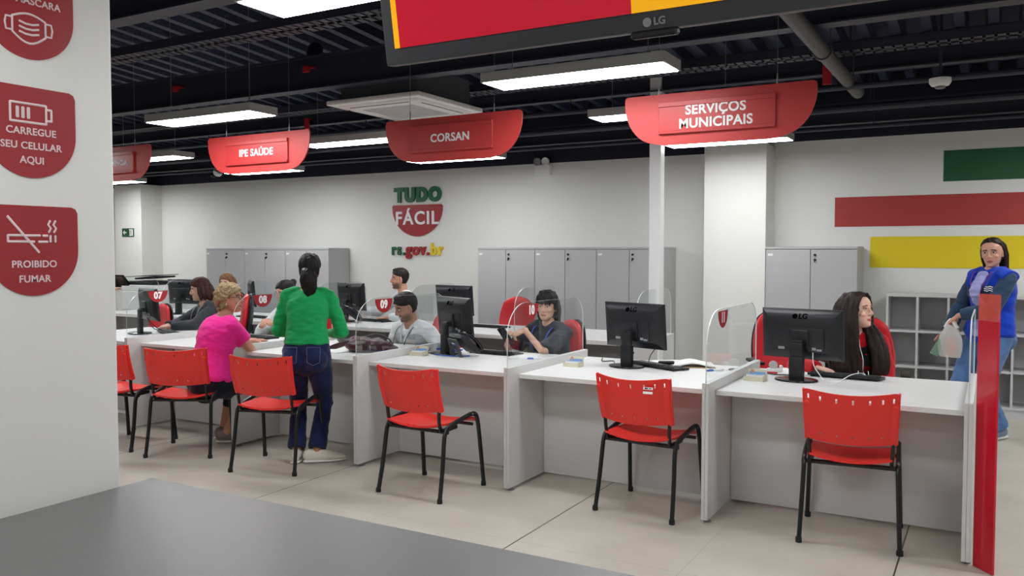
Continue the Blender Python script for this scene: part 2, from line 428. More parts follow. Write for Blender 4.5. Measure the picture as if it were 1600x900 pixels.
# ------------------------------------------------------------------ air conditioner and duct
t = thing('ceiling_cassette', 'white square ceiling cassette air conditioner above the single-word red hanging sign', 'air conditioner', (-4.52, 6.05, 2.78))
m = MB(); m.box(-0.49, 0.49, -0.49, 0.49, 0.02, 0.06, bev=0.012, seg=2); m.box(-0.42, 0.42, -0.42, 0.42, 0.0, 0.03, bev=0.012); m.build('panel', WHITE, t)
m = MB(); m.box(-0.27, 0.27, -0.27, 0.27, -0.006, 0.004, bev=0.003)
for k in range(14): m.box(-0.25, 0.25, -0.25 + k * 0.037, -0.236 + k * 0.037, -0.01, -0.004)
m.build('grille', mat('grille_grey', (196, 198, 198), 0.5), t)
for k in range(4):
    m = MB(); M = R(k * pi / 2)
    m.box(-0.3, 0.3, 0.315, 0.385, -0.004, 0.004, bev=0.002, M=M); m.box(-0.31, 0.31, 0.385, 0.395, -0.003, 0.002, 1, M=M); m.build('louver', [WHITE, BLK], t)
m = MB(); m.box(-0.4, 0.4, -0.4, 0.4, 0.06, 0.3); m.build('body', mat('cassette_body_paint', (70, 72, 78), 0.6), t)
m = MB(); m.box(-4.2, -3.74, 5.72, 6.3, 3.1, 3.5, bev=0.01); m.box(-4.23, -3.71, 5.69, 6.33, 3.3, 3.33)
tag(m.build('air_duct', mat('duct_paint', (74, 77, 84), 0.6)), 'dark grey square duct rising above the air conditioner', 'duct', kind='thing')
m = MB(); m.tube(smooth_path([(-5.3, 5.75, 3.35), (-5.15, 5.6, 3.2), (-4.95, 5.75, 3.05), (-4.6, 5.9, 3.1), (-4.2, 5.95, 3.2)], 6), 0.07, 12)
tag(m.build('flexible_duct', DECK), 'black flexible hose curling beside the air conditioner', 'hose', kind='thing')
# ------------------------------------------------------------------ smoke detector, camera, emergency light, exit sign
t = thing('smoke_detector', 'white round smoke detector under the black ceiling at right', 'smoke detector', (-0.37, 7.0, 2.76))
m = MB(); m.lathe([(0.02, 0.0), (0.06, 0.008), (0.075, 0.03), (0.075, 0.06), (0.05, 0.065)], 24); m.build('housing', WHITE, t)
m = MB(); m.lathe([(0.025, -0.014), (0.035, -0.01), (0.035, 0.003)], 16); m.build('sensor', mat('sensor_grey', (120, 120, 120), 0.5), t)
m = MB(); m.tube([(0, 0, 0.06), (0, 0, 0.7)], 0.01, 8); m.build('stem', STEEL, t)
t = thing('security_camera', 'small white dome security camera beside the bright two-word red hanging sign', 'security camera', (-9.75, 8.5, 2.64))
m = MB(); m.lathe([(0.02, 0.0), (0.05, 0.015), (0.065, 0.04), (0.065, 0.075), (0.03, 0.09)], 20, M=R(radians(35), 'Y')); m.build('housing', WHITE, t)
m = MB(); m.ell((-0.035, -0.02, 0.01), (0.042, 0.042, 0.042)); m.build('lens_dome', BLKG, t)
m = MB(); m.tube([(0.02, 0, 0.08), (0.02, 0, 0.5)], 0.012, 8); m.build('bracket', STEEL, t)
t = thing('emergency_light', 'white twin-spot emergency light on the back wall right of the logo', 'emergency light', (-4.92, YW, 2.5))
m = MB(); m.box(-0.11, 0.11, -0.07, 0, 0, 0.13, bev=0.006); m.build('battery_box', WHITE, t)
for s in (-1, 1):
    m = MB(); m.lathe([(0.012, 0), (0.045, 0.03), (0.05, 0.07), (0.04, 0.072), (0.035, 0.06)], 16, M=T(s * 0.055, -0.03, 0.175) @ R(radians(95), 'X')); m.build('spotlight', GREYM if s < 0 else WHITE, t)
m = MB(); m.tube(smooth_path([(-0.09, -0.02, 0.2), (-0.14, -0.02, 0.25), (-0.16, -0.02, 0.32)]), 0.008, 6); m.build('cable', BLK, t)
t = thing('exit_sign', 'small green exit sign with white arrow and running figure', 'exit sign', (-12.5, 9.05, 1.865))
F = frame((0, -0.012, 0), (1, 0, 0), (0, 0, 1))
m = MB(); m.box(-0.15, 0.15, -0.012, 0, -0.07, 0.07, bev=0.002); m.build('plate', mat('exit_green', (16, 74, 40), 0.5), t)
m = MB()
m.prism([(-0.125, 0), (-0.085, 0.035), (-0.075, 0.025), (-0.09, 0.01), (-0.035, 0.01), (-0.035, -0.01), (-0.09, -0.01), (-0.075, -0.025), (-0.085, -0.035)], 0, 0.002, M=F)
m.prism([(0.03, -0.055), (0.13, -0.055), (0.13, 0.055), (0.03, 0.055), (0.03, 0.045), (0.045, 0.045), (0.045, -0.045), (0.03, -0.045)], 0, 0.0015, M=F)
m.build('arrow_and_door', WTXT, t)
m = MB(); m.ell((0.085, 0.04, 0), (0.011, 0.011, 0.003), M=F)
for a, b in (((0.085, 0.028), (0.08, -0.008)), ((0.08, -0.008), (0.1, -0.024)), ((0.1, -0.024), (0.094, -0.046)), ((0.08, -0.008), (0.066, -0.03)), ((0.066, -0.03), (0.048, -0.034)), ((0.084, 0.02), (0.062, 0.008)), ((0.084, 0.02), (0.106, 0.006))):
    m.tube([(a[0], a[1], 0.002), (b[0], b[1], 0.002)], [(0.0055, 0.002)] * 2, 8, M=F)
m.build('running_figure', MATS['exit_green'], t)
# ------------------------------------------------------------------ wall stripes and logo
for nm, x0, z0, z1, mt in (('green', -0.452, 2.245, 2.55, GREENW), ('red', -1.467, 1.81, 2.118, REDW), ('yellow', -1.114, 1.385, 1.702, YELW)):
    m = MB(); m.box(x0, 4.0, YW - 0.006, YW - 0.001, z0, z1)
    tag(m.build('wall_stripe', mt), nm + ' horizontal stripe painted across right part of the back wall', 'wall stripe', 'coloured stripes on the back wall', 'thing')
t = thing('wall_logo', 'raised green, red and yellow logo lettering on the white back wall', 'logo sign', (-6.88, YW, 0))
def WF(x, z, d=0.0): return frame((x, -d - 0.001, z), (1, 0, 0), (0, 0, 1))
m = MB(); m.text('TUDO', 0.25, WF(-0.385, 2.318, 0.0), 0.03, bold=0.018, sp=1.2, fit=0.79); m.build('green_letters', GREEN, t)
pl = [(0.40, 0.0), (0.42, -0.02)] + [(0.42 * cos(radians(a)) * (1 if a > -90 else 1), -0.03 - 0.40 * abs(sin(radians(a))) ** 1.0) for a in range(-8, -173, -6)] + [(-0.42, -0.02), (-0.40, 0.0)]
m = MB(); m.prism(pl[::-1], 0, 0.02, M=WF(0, 2.19)); m.build('red_bowl', REDB, t)
m = MB(); m.text('FÁCIL', 0.25, WF(-0.35, 2.0, 0.02), 0.012, bold=0.005, sp=1.14, fit=0.72); m.build('white_letters', WTXT, t)
m = MB(); m.text('rs.', 0.225, WF(-0.43, 1.575), 0.03, bold=0.007, align='LEFT', sp=1.3, fit=0.225); m.build('green_address_letters', GREEN, t)
m = MB(); m.text('gov.', 0.225, WF(-0.195, 1.575), 0.03, bold=0.008, align='LEFT', sp=1.16, fit=0.40); m.build('red_address_letters', REDB, t)
m = MB(); m.text('br', 0.225, WF(0.235, 1.575), 0.03, bold=0.008, align='LEFT', sp=1.2, fit=0.20); m.build('yellow_address_letters', YEL, t)
# ------------------------------------------------------------------ storage cabinets
def cabinet(w_):
    t = thing('storage_cabinet', '', 'cabinet', group='grey two-door storage cabinets')
    h, d = 1.6, 0.43
    m = MB(); m.box(0, w_, 0.02, d, 0.06, h - 0.025, bev=0.002); m.box(-0.002, w_ + 0.002, 0.0, d, h - 0.025, h, bev=0.002); m.box(0.02, w_ - 0.02, 0.05, d, 0, 0.06, 1)
    m.build('body', [CAB, LAMD], t)
    for k in range(2):
        x0 = 0.003 + k * w_ / 2; x1 = (k + 1) * w_ / 2 - 0.003
        m = MB(); m.box(x0, x1, 0.0, 0.019, 0.065, h - 0.03, bev=0.002); dr = m.build('door', CAB, t)
        if k == 1:
            for zz in (h - 0.085, h - 0.135):
                m = MB(); m.lathe([(0.013, 0), (0.013, 0.012), (0.009, 0.016)], 12, M=T(x0 + 0.04, 0.0, zz) @ R(radians(90), 'X'))
                m.build('lock', BLK, dr); m = MB()
            m.box(x0 + 0.037, x0 + 0.043, -0.03, -0.012, h - 0.16, h - 0.13, bev=0.001); m.build('key', BLK, dr)
        else:
            m = MB(); m.box(x0 + 0.02, x0 + 0.07, -0.003, 0, h - 0.095, h - 0.07); m.build('label_plate', WHITE, dr)
    return t
CB = [(-10.575, 0.827, 'grey two-door cabinet at the left end of the left cabinet run'), (-9.745, 0.827, 'grey two-door cabinet in the middle of the left cabinet run'), (-8.915, 0.827, 'grey two-door cabinet behind the woman in green'),
      (-5.63, 0.811, 'grey two-door cabinet right of the wall logo beside the rear monitor'), (-4.818, 0.811, 'grey two-door cabinet behind the person holding a phone'), (-4.006, 0.811, 'grey two-door cabinet touching the slim white post'),
      (-2.075, 0.90, 'grey two-door cabinet standing alone right of the thick pillar')]
c_a = cabinet(0.827); c_b = None; c_c = None
for i, (x, w_, lab) in enumerate(CB):
    if i == 0: o = c_a
    elif w_ == 0.827: o = dup(c_a, (0, 0, 0))
    elif w_ == 0.811:
        if c_b is None: c_b = cabinet(w_); o = c_b
        else: o = dup(c_b, (0, 0, 0))
    else: o = cabinet(w_)
    o.location = (x, 9.0, 0); o['label'] = lab
# ------------------------------------------------------------------ cubby shelf
t = thing('cubby_shelf', 'low grey open cubby shelf behind the woman in the blue vest', 'shelf', (-0.908, 9.0, 0))
m = MB(); pw = 0.2665; nC = 9; W_ = pw * nC
m.box(0, W_ + 0.02, 0.0, 0.38, 1.11, 1.14, bev=0.002); m.box(0, W_ + 0.02, 0.0, 0.38, 0.085, 0.105)
for zz in (0.42, 0.765): m.box(0.02, W_, 0.003, 0.38, zz, zz + 0.02)
for k in range(nC + 1): m.box(k * pw, k * pw + 0.02, 0.0015, 0.38, 0.105, 1.11)
m.build('frame', CABS, t)
m = MB(); m.box(0.0, W_ + 0.02, 0.38, 0.39, 0.085, 1.13); m.build('back_panel', CABI, t)
m = MB(); m.box(0.0, W_ + 0.02, 0.008, 0.38, 0, 0.085); m.build('plinth', CABS, t)
# ------------------------------------------------------------------ counter: dividers with clear screens
PX = [-6.5, -5.2, -3.95, -2.7, -1.4, -0.09]
def badge(m, F, y0, y1, ztop, hgt, num):
    cx = (y0 + y1) / 2; hw = (y1 - y0) / 2
    poly = [(cx + hw * cos(radians(a)), ztop + hgt * sin(radians(a))) for a in range(0, -181, -10)]
    m.prism(poly[::-1], 0, 0.002, 0, M=F)
    m.text(num, 0.082, F @ T(cx, ztop - hgt * 0.42, 0.002), 0.001, bold=0.004, mi=1, sp=1.05)
def divider(name, x, y0, y1, label, num=None, group='counter dividers with clear screens', ztop=1.212, zpan=0.804, xoff=0.0):
    t = thing(name, label, 'counter divider', (x, 0, 0), group=group)
    for s in (-1, 0):
        m = MB(); m.box(s * 0.0195, s * 0.0195 + 0.0185, y0, y1, 0.022, zpan, bev=0.0012); m.build('side_panel', LAM, t)
    for y in (y0 + 0.06, y1 - 0.06):
        m = MB(); m.lathe([(0.022, 0), (0.024, 0.006), (0.01, 0.008), (0.008, 0.024)], 12, M=T(0, y, 0)); m.build('levelling_foot', GREYM, t)
    ys = y0 + 0.012; ye = y1 - 0.05
    out = [(ys, zpan - 0.12), (ys, 1.0)] + [(ys + 0.24 - 0.24 * cos(radians(a)), 1.0 + (ztop - 1.0) * sin(radians(a))) for a in range(9, 91, 9)] \
        + [(ye - 0.16 + 0.16 * sin(radians(a)), ztop - 0.16 + 0.16 * cos(radians(a))) for a in range(0, 91, 9)] + [(ye, zpan - 0.12)]
    F = frame((0.0, 0, 0), (0, 1, 0), (0, 0, 1))
    m = MB(); m.prism(out, -0.0035, 0.0035, 0, M=F, mside=1)
    sc = m.build('acrylic_screen', [CLEAR, EDGE], t)
    if num:
        m = MB(); badge(m, F @ T(0, 0, 0.0037), y0 + 0.225, y0 + 0.43, ztop - 0.014, 0.102, num); m.build('number_badge', [REDB, WTXT], sc)
    return t
NUM = ['07', '08', '09', '10', '11', None]
for x, n in zip(PX, NUM):
    lab = 'pale grey counter divider with clear screen and red badge %s' % n if n else 'pale grey end divider of the counter beside the tall red panel'
    divider('counter_divider', x, 4.66, 5.87, lab, n)
# desks between the dividers
DL = ['pale grey counter desk left of divider 07 beside the front pillar', 'pale grey counter desk where the woman in pink sits', 'pale grey counter desk with the maroon bag on it', 'pale grey counter desk with the black telephone',
      'pale grey counter desk with the open papers', 'pale grey end counter desk before the woman with long dark hair']
XS = [-7.8] + PX
for i in range(6):
    x0, x1 = XS[i] + 0.021, XS[i + 1] - 0.021
    t = thing('counter_desk', DL[i], 'desk', ((x0 + x1) / 2, 0, 0), group='desks of the front counter'); hw = (x1 - x0) / 2
    m = MB(); m.box(-hw, hw, 4.79, 5.86, 0.722, 0.75, bev=0.0015); m.build('worktop', LAMT, t)
    m = MB(); m.box(-hw + 0.001, hw - 0.001, 5.14, 5.158, 0.025, 0.722); m.build('modesty_panel', LAM, t)
# ------------------------------------------------------------------ tall red translucent panel at the end of the counter
t = thing('red_end_panel', 'tall narrow red glossy panel standing at the right end of the counter', 'panel', (-0.055, 4.7, 0))
d = Vector((0.085, -0.105, 0)).normalized()
F = frame((0, 0, 0), d, (0, 0, 1))
m = MB(); m.box(0, 0.135, 0.0, 1.215, -0.006, 0.006, bev=0.001, M=F); m.build('red_sheet', mat('red_acrylic', (196, 20, 44), 0.15, spec=0.6), t)
m = MB(); m.box(0.0, 0.135, 1.215, 1.345, -0.005, 0.005, M=F); m.build('clear_top', mat_clear('tinted_acrylic', (255, 222, 216), 0.06, 0.64, (244, 120, 100)), t)
# ------------------------------------------------------------------ rear desks
RX = [-10.25, -9.0, -7.75, -6.5, -5.2, -3.95, -2.72]
RDL = ['rear desk farthest left near the photocopier', 'rear desk under the monitor left of the dark jacket worker', 'rear desk behind the woman in pink', 'rear desk behind the woman in green', 'rear desk of the man reaching sideways in white shirt', 'rear desk in front of the empty red chair at right']
for i in range(6):
    x0, x1 = RX[i] + 0.021, RX[i + 1] - 0.021; hw = (x1 - x0) / 2
    t = thing('rear_desk', RDL[i], 'desk', ((x0 + x1) / 2, 0, 0), group='desks of the rear row')
    m = MB(); m.box(-hw, hw, 6.95, 7.95, 0.712, 0.75, bev=0.0015); m.build('worktop', LAMT, t)
    m = MB(); m.box(-hw + 0.001, hw - 0.001, 7.2, 7.218, 0.03, 0.712); m.build('modesty_panel', LAMD, t)
RVL = ['rear row divider farthest left by the photocopier', 'rear row divider left of the dark jacket worker', 'rear row divider behind the woman in pink', 'rear row divider between badge 08 and the woman in green', 'rear row divider behind the woman in green', 'rear row divider behind the laughing man in white', 'rear row divider at the right end by the slim post']
for x, lab in zip(RX, RVL):
    divider('rear_divider', x, 6.96, 7.94, lab, None, 'rear row dividers with clear screens', 1.2, 0.75)
# ------------------------------------------------------------------ charcoal table in front of the viewer
t = thing('charcoal_table', 'large charcoal table top filling the lower left foreground', 'table', (-1.45, 0.95, 0))
m = MB(); m.box(-1.12, 1.12, -0.99, 0.985, 0.71, 0.75, bev=0.002); m.build('tabletop', TABLE, t)
for sx in (-1, 1):
    for sy in (-1, 1):
        m = MB(); m.box(sx * 1.02 - 0.03, sx * 1.02 + 0.03, sy * 0.88 - 0.03, sy * 0.88 + 0.03, 0, 0.71, bev=0.003); m.build('leg', BLKM, t)
m = MB()
for sy in (-1, 1): m.box(-0.99, 0.99, sy * 0.88 - 0.012, sy * 0.88 + 0.012, 0.63, 0.71)
for sx in (-1, 1): m.box(sx * 1.02 - 0.012, sx * 1.02 + 0.012, -0.85, 0.85, 0.63, 0.71)
m.build('apron', BLKM, t)
# ------------------------------------------------------------------ stickers on the front pillar
def sticker(zc, name, label, lines, icon):
    t = thing('wall_sticker', label, 'sign', (-2.6, 1.55, zc), group='red notice stickers on the front pillar')
    F = frame((0, 0, 0), (0, 1, 0), (0, 0, 1))
    hw = 0.145
    poly = [(hw * cos(radians(a)), -0.0 + 0.14 * sin(radians(a)) * 1.0) for a in range(0, -181, -6)]
    poly = [(p[0], p[1]) for p in poly] + [(-hw, 0.12), (-hw + 0.006, 0.134), (-hw + 0.02, 0.14), (hw - 0.02, 0.14), (hw - 0.006, 0.134), (hw, 0.12)]
    m = MB(); m.prism(poly[::-1], 0.0002, 0.0025, M=F); m.build('red_ground', REDB, t)
    m = MB()
    for s_, z_ in lines: m.text(s_, 0.0305, F @ T(0, z_, 0.0026), 0.0008, sp=1.04, bold=0.0006)
    m.build('lettering', PTXT, t)
    m = MB(); icon(m, F @ T(0, -0.022 if icon is ic_mask else 0, 0.0026) @ Matrix.Scale(0.86 if icon is ic_mask else 0.95, 4)); m.build('pictogram', PTXT, t)
def stroke(m, F, pts, r=0.0038):
    m.tube([(p[0], p[1], 0.0006) for p in pts], [(0.0009, r)] * len(pts), 8, ref=(0, 0, 1), M=F, caps=(1, 1))
def ic_battery(m, F):
    stroke(m, F, [(-0.068, 0.092), (0.05, 0.092)]); stroke(m, F, [(0.05, 0.092), (0.05, 0.032)]); stroke(m, F, [(0.05, 0.032), (-0.068, 0.032)]); stroke(m, F, [(-0.068, 0.032), (-0.068, 0.092)])
    stroke(m, F, [(0.05, 0.08), (0.068, 0.08)]); stroke(m, F, [(0.068, 0.08), (0.068, 0.044)]); stroke(m, F, [(0.068, 0.044), (0.05, 0.044)])
    for x in (-0.045, -0.027, -0.009): stroke(m, F, [(x, 0.078), (x, 0.046)], 0.0055)
def ic_smoke(m, F):
    for a, b in (((-0.085, 0.05), (0.02, 0.05)), ((-0.085, 0.03), (0.0, 0.03)), ((-0.085, 0.05), (-0.085, 0.03)), ((0.03, 0.05), (0.045, 0.05)), ((0.015, 0.03), (0.045, 0.03)), ((0.055, 0.05), (0.055, 0.03)), ((0.072, 0.05), (0.072, 0.03))): stroke(m, F, [a, b])
    stroke(m, F, [(-0.085, 0.11), (0.015, -0.005)], 0.0042)
    for dx in (0.0, 0.018): stroke(m, F, [(0.05 + dx, 0.062), (0.057 + dx, 0.075), (0.048 + dx, 0.087), (0.055 + dx, 0.1)])
def ic_mask(m, F):
    stroke(m, F, [(-0.06, 0.005)] + [(-0.06 + 0.12 * k / 8, 0.005 + 0.018 * sin(pi * k / 8)) for k in range(1, 8)] + [(0.06, 0.005)])
    stroke(m, F, [(-0.06, -0.05)] + [(-0.06 + 0.12 * k / 8, -0.05 - 0.032 * sin(pi * k / 8)) for k in range(1, 8)] + [(0.06, -0.05)])
    for s in (-1, 1):
        stroke(m, F, [(s * 0.06, 0.005), (s * 0.06, -0.05)])
        stroke(m, F, [(s * 0.06, 0.0), (s * 0.082, 0.0), (s * 0.086, -0.02), (s * 0.082, -0.045), (s * 0.06, -0.045)])
    for z in (-0.008, -0.026, -0.044): stroke(m, F, [(-0.035, z), (-0.012, z - 0.006), (0.012, z - 0.006), (0.035, z)])
sticker(2.283, 'mask', 'topmost red rounded sticker with a face mask pictogram on white pillar', [('USE MÁSCARA', 0.037)], ic_mask)
sticker(1.918, 'battery', 'red rounded sticker reading CARREGUE SEU CELULAR AQUI with battery pictogram', [('CARREGUE', 0.002), ('SEU CELULAR', -0.042), ('AQUI', -0.086)], ic_battery)
sticker(1.552, 'smoke', 'lowest red rounded sticker reading PROIBIDO FUMAR with crossed cigarette', [('PROIBIDO', -0.042), ('FUMAR', -0.088)], ic_smoke)
# ------------------------------------------------------------------ hanging signs
def hanging_sign(x, lines, label, z=2.552, size=0.083, rz=0.0, dx=0.0):
    t = thing('hanging_sign', label, 'sign', (x, 5.2, z), rz, group='red hanging service signs')
    F = frame((0, 0, 0), (1, 0, 0), (0, 0, 1))
    h = 0.325
    right = [(0.575, 0.0), (0.595, -0.008), (0.6, -0.03)] + [(0.36 + 0.24 * cos(radians(a)) ** 0.9, -0.05 - (h - 0.06) * sin(radians(a)) ** 1.05) for a in range(8, 83, 8)] + [(0.33, -h)]
    poly = right[::-1] + [(-p[0], p[1]) for p in right]
    m = MB(); m.prism(poly, -0.012, 0.0, M=F); m.build('board', REDS, t)
    m = MB(); m.box(-0.365, 0.365, -0.255, -0.055, 0.0, 0.012, bev=0.002, M=F)
    m.box(-0.365, 0.365, -0.085, -0.055, 0.012, 0.02, bev=0.002, M=F); m.box(-0.365, 0.365, -0.255, -0.236, 0.012, 0.02, bev=0.002, M=F); m.build('name_plate', REDSP, t)
    n = len(lines)
    for i, s_ in enumerate(lines):
        m = MB(); m.text(s_, size, F @ T(dx, -0.158 + (n - 1) * 0.042 - i * 0.084, 0.0125), 0.0015, bold=0.0022, sp=1.05); m.build('lettering', WTXT, t)
    for sx in (-0.37, 0.37):
        m = MB(); m.tube([(sx, 0.006, -0.01), (sx, 0.006, 0.06)], 0.005, 8); m.tube([(sx, 0.006, 0.05), (sx, 0.006, 1.05)], 0.0018, 5); m.build('hanging_cable', GREYM, t)
    return t
hanging_sign(-1.515, ['SERVIÇOS', 'MUNICIPAIS'], 'largest red hanging sign, with two lines of white lettering')
hanging_sign(-3.485, ['CORSAN'], 'red hanging sign with one white word, under the television', 2.545)
hanging_sign(-5.465, ['IPE SAÚDE'], 'brightest red hanging sign, lettered with two short white words', 2.548)
hanging_sign(-7.44, ['PREVIDÊNCIA'], 'red hanging sign half hidden by the white front pillar', size=0.068, dx=0.06)
# ------------------------------------------------------------------ television
t = thing('television', 'large black television hung overhead showing red and yellow', 'television', (-0.55, 1.5, 1.958))
TM = R(radians(9.5), 'X')
W2, H_ = 0.625, 0.72
m = MB(); m.box(-W2, W2, 0.0, 0.035, 0, H_, bev=0.006, seg=2, M=TM); m.box(-W2 + 0.12, W2 - 0.12, 0.035, 0.07, 0.06, H_ - 0.1, bev=0.012, M=TM); m.build('housing', mat('television_bezel', (58, 60, 64), 0.4), t)
SCF = TM @ frame((0, -0.0005, 0), (1, 0, 0), (0, 0, 1))
sx0, sx1, sz0, sz1 = -W2 + 0.03, W2 - 0.03, 0.035, H_ - 0.03
m = MB()
for x0, x1, mi in ((sx0, sx0 + 0.014, 1), (sx0 + 0.014, -0.045, 0), (-0.045, sx1, 1)): m.box(x0, x1, sz0, sz1, 0.0, 0.002, mi, M=SCF)
m.build('screen', [mat('screen_red', (186, 20, 44), 0.2, emit=0.5), mat('screen_yellow', (248, 176, 24), 0.2, emit=0.5)], t)
m = MB(); m.lathe([(0.0085, 0), (0.0085, 0.0006)], 24, M=SCF @ T(-0.016, 0.0155, 0.0005)); m.text('LG', 0.019, SCF @ T(0.008, 0.0155, 0.0005), 0.0005, bold=0.0006); m.build('logo', GREYM, t)
m = MB(); m.box(-0.05, 0.04, -0.004, 0.02, -0.012, 0.002, bev=0.004, M=TM); m.build('sensor_pod', BLK, t)
for sx in (-0.3, 0.3):
    m = MB(); m.tube([(sx, 0.02, H_ - 0.2), (sx, 0.02, 1.95)], 0.018, 10); m.build('ceiling_pole', BLKM, t)
# ------------------------------------------------------------------ red visitor chair
def shell(m, fn, nu, nv, th, holes=(), mi=0):
    """curved sheet of plastic: fn(u,v) -> (point, normal), holes = set of cells left open"""
    F_, B_ = [], []
    for j in range(nv + 1):
        for i in range(nu + 1):
            p, n = fn(i / nu, j / nv); F_.append(p + n * th / 2); B_.append(p - n * th / 2)
    N = len(F_); fs = []; ed = {}
    def q(i, j): return j * (nu + 1) + i
    for j in range(nv):
        for i in range(nu):
            if (i, j) in holes: continue
            c = [q(i, j), q(i + 1, j), q(i + 1, j + 1), q(i, j + 1)]
            fs.append(c); fs.append([N + k for k in c[::-1]])
            for a, b in zip(c, c[1:] + c[:1]):
                if (b, a) in ed: del ed[(b, a)]
                else: ed[(a, b)] = 1
    for a, b in ed: fs.append([b, a, N + a, N + b])
    m.add(F_ + B_, fs, mi)
def visitor_chair():
    t = thing('visitor_chair', '', 'chair', group='red plastic visitor chairs at the counter')
    def back(u, v):
        x = (u - 0.5) * 2
        hw = 0.222 + 0.010 * v
        top = 0.815 + 0.022 * x * x - 0.012 * max(0, abs(x) - 0.9) * 10 * 0.6
        bot = 0.557 - 0.012 * (1 - x * x)
        z = bot + (top - bot) * v
        y = -0.245 - 0.075 * v + 0.055 * x * x - 0.01 * sin(pi * v)
        return Vector((x * hw, y, z)), Vector((-0.5 * x, -1, -0.25)).normalized()
    holes = set()
    nu, nv = 46, 22
    for c in (8, 16, 24, 32, 38):
        for r in (18, 19): holes.add((c, r))
    for c in (8, 16, 24, 32, 38): holes.add((c, 3))
    for c in (2, 43):
        for r in (3, 4, 8, 9, 13, 14, 18, 19): holes.add((c, r))
    m = MB(); shell(m, back, nu, nv, 0.006, holes); 
    # rim turned forward at both sides
    for s in (0, 1):
        pts = [back(s, k / 8)[0] + Vector((0, 0.012, 0)) for k in range(9)]
        m.tube(pts, [(0.006, 0.016)] * 9, 8, ref=(1, 0, 0))
        pts = [back(0.045 + s * 0.91, k / 8 * 0.72)[0] + Vector((0, -0.001, 0)) for k in range(9)]
        m.tube(pts, [(0.023, 0.007)] * 9, 10, ref=(1, 0, 0), caps=(0, 1))
        for k in range(5):
            p = back(0.075 + s * 0.85, 0.12 + k * 0.12)[0]; m.tube([p + Vector((-s * 0.02 + 0.01, -0.004, 0)), p + Vector((0.01 - s * 0.02 + (0.012 if s == 0 else -0.012), -0.004, 0.0))], 0.003, 6, caps=(1, 1))
    m.build('backrest', REDP, t)
    def seat(u, v):
        x = (u - 0.5) * 2; y = -0.205 + 0.43 * v
        z = 0.466 - 0.034 * (1 - x * x) * (1 - ((v - 0.3) / 0.85) ** 2) - 0.05 * max(0, v - 0.82) ** 1.6 * 10 + 0.01 * max(0, 0.15 - v) * 6
        return Vector((x * (0.215 - 0.012 * (2 * v - 1) ** 4), y, z)), Vector((0, 0, 1))
    m = MB(); shell(m, seat, 16, 16, 0.012, {(5, 1), (7, 1), (9, 1), (11, 1)}); m.build('seat', REDP, t)
    for s in (-1, 1):
        pts = [(s * 0.245, -0.245, 0.01), (s * 0.238, -0.205, 0.2), (s * 0.232, -0.18, 0.37), (s * 0.232, -0.165, 0.42), (s * 0.232, -0.13, 0.452), (s * 0.232, 0.0, 0.478), (s * 0.232, 0.11, 0.495), (s * 0.232, 0.165, 0.485), (s * 0.233, 0.19, 0.44), (s * 0.238, 0.21, 0.3), (s * 0.248, 0.24, 0.01)]
        m = MB(); m.tube(smooth_path(pts, 4), [(0.0165, 0.0125)] * 41, 10, ref=(0, 1, 0)); m.build('side_frame', BLKM, t)
        m = MB()
        pts = [(s * 0.198, 0.0, 0.43), (s * 0.198, -0.14, 0.428), (s * 0.2, -0.178, 0.45), (s * 0.203, -0.192, 0.5), (s * 0.206, -0.196, 0.555), (s * 0.207, -0.204, 0.62)]
        m.tube(smooth_path(pts, 4), [(0.014, 0.010)] * 21, 10, ref=(0, 1, 0.3)); m.build('back_upright', BLKM, t)
        for y in (-0.245, 0.24):
            m = MB(); m.lathe([(0.0165, 0), (0.0175, 0.003), (0.0165, 0.028)], 12, M=T(s * 0.2455, y, 0)); m.build('foot_cap', BLK, t)
    m = MB(); m.tube([(-0.245, -0.155, 0.423), (0.245, -0.155, 0.423)], 0.0125, 10); m.tube([(-0.24, 0.12, 0.43), (0.24, 0.12, 0.43)], 0.011, 10); m.build('cross_bar', BLKM, t)
    return t
vc = visitor_chair()
VC = [((-0.65, 4.885), 5, 'red visitor chair pushed up to the end counter desk, nearest the red panel'),
      ((-1.785, 4.825), -4, 'red visitor chair with white stickers on its back'),
      ((-3.165, 4.49), -2, 'red visitor chair pulled out between dividers 09 and 10'),
      ((-4.47, 4.43), 17, 'red visitor chair standing behind the woman in green'),
      ((-5.41, 4.43), 28, 'red visitor chair the woman in pink sits on'),
      ((-6.05, 4.36), 10, 'red visitor chair half hidden by the white front pillar')]
for i, ((x, y), a, lab) in enumerate(VC):
    o = vc if i == 0 else dup(vc, (0, 0, 0))
    o.location = (x, y, 0); o.rotation_euler = (0, 0, radians(a)); o['label'] = lab
    if i == 1:
        m = MB(); M = T(0.128, -0.323, 0.768) @ R(radians(8), 'Z') @ R(radians(-14), 'X') @ frame((0, 0, 0), (1, 0, 0), (0, 0, 1))
        m.box(-0.028, 0.028, 0.002, 0.016, 0, 0.001, M=M); m.box(-0.028, 0.028, -0.022, -0.008, 0, 0.001, M=M)
        m.box(-0.02, -0.002, 0.005, 0.013, 0.001, 0.0015, 1, M=M); m.box(0.004, 0.02, 0.007, 0.011, 0.001, 0.0015, 1, M=M)
        s_ = m.build('sticker', [PAPER, DGREY], o); s_['label'] = 'white inventory stickers'
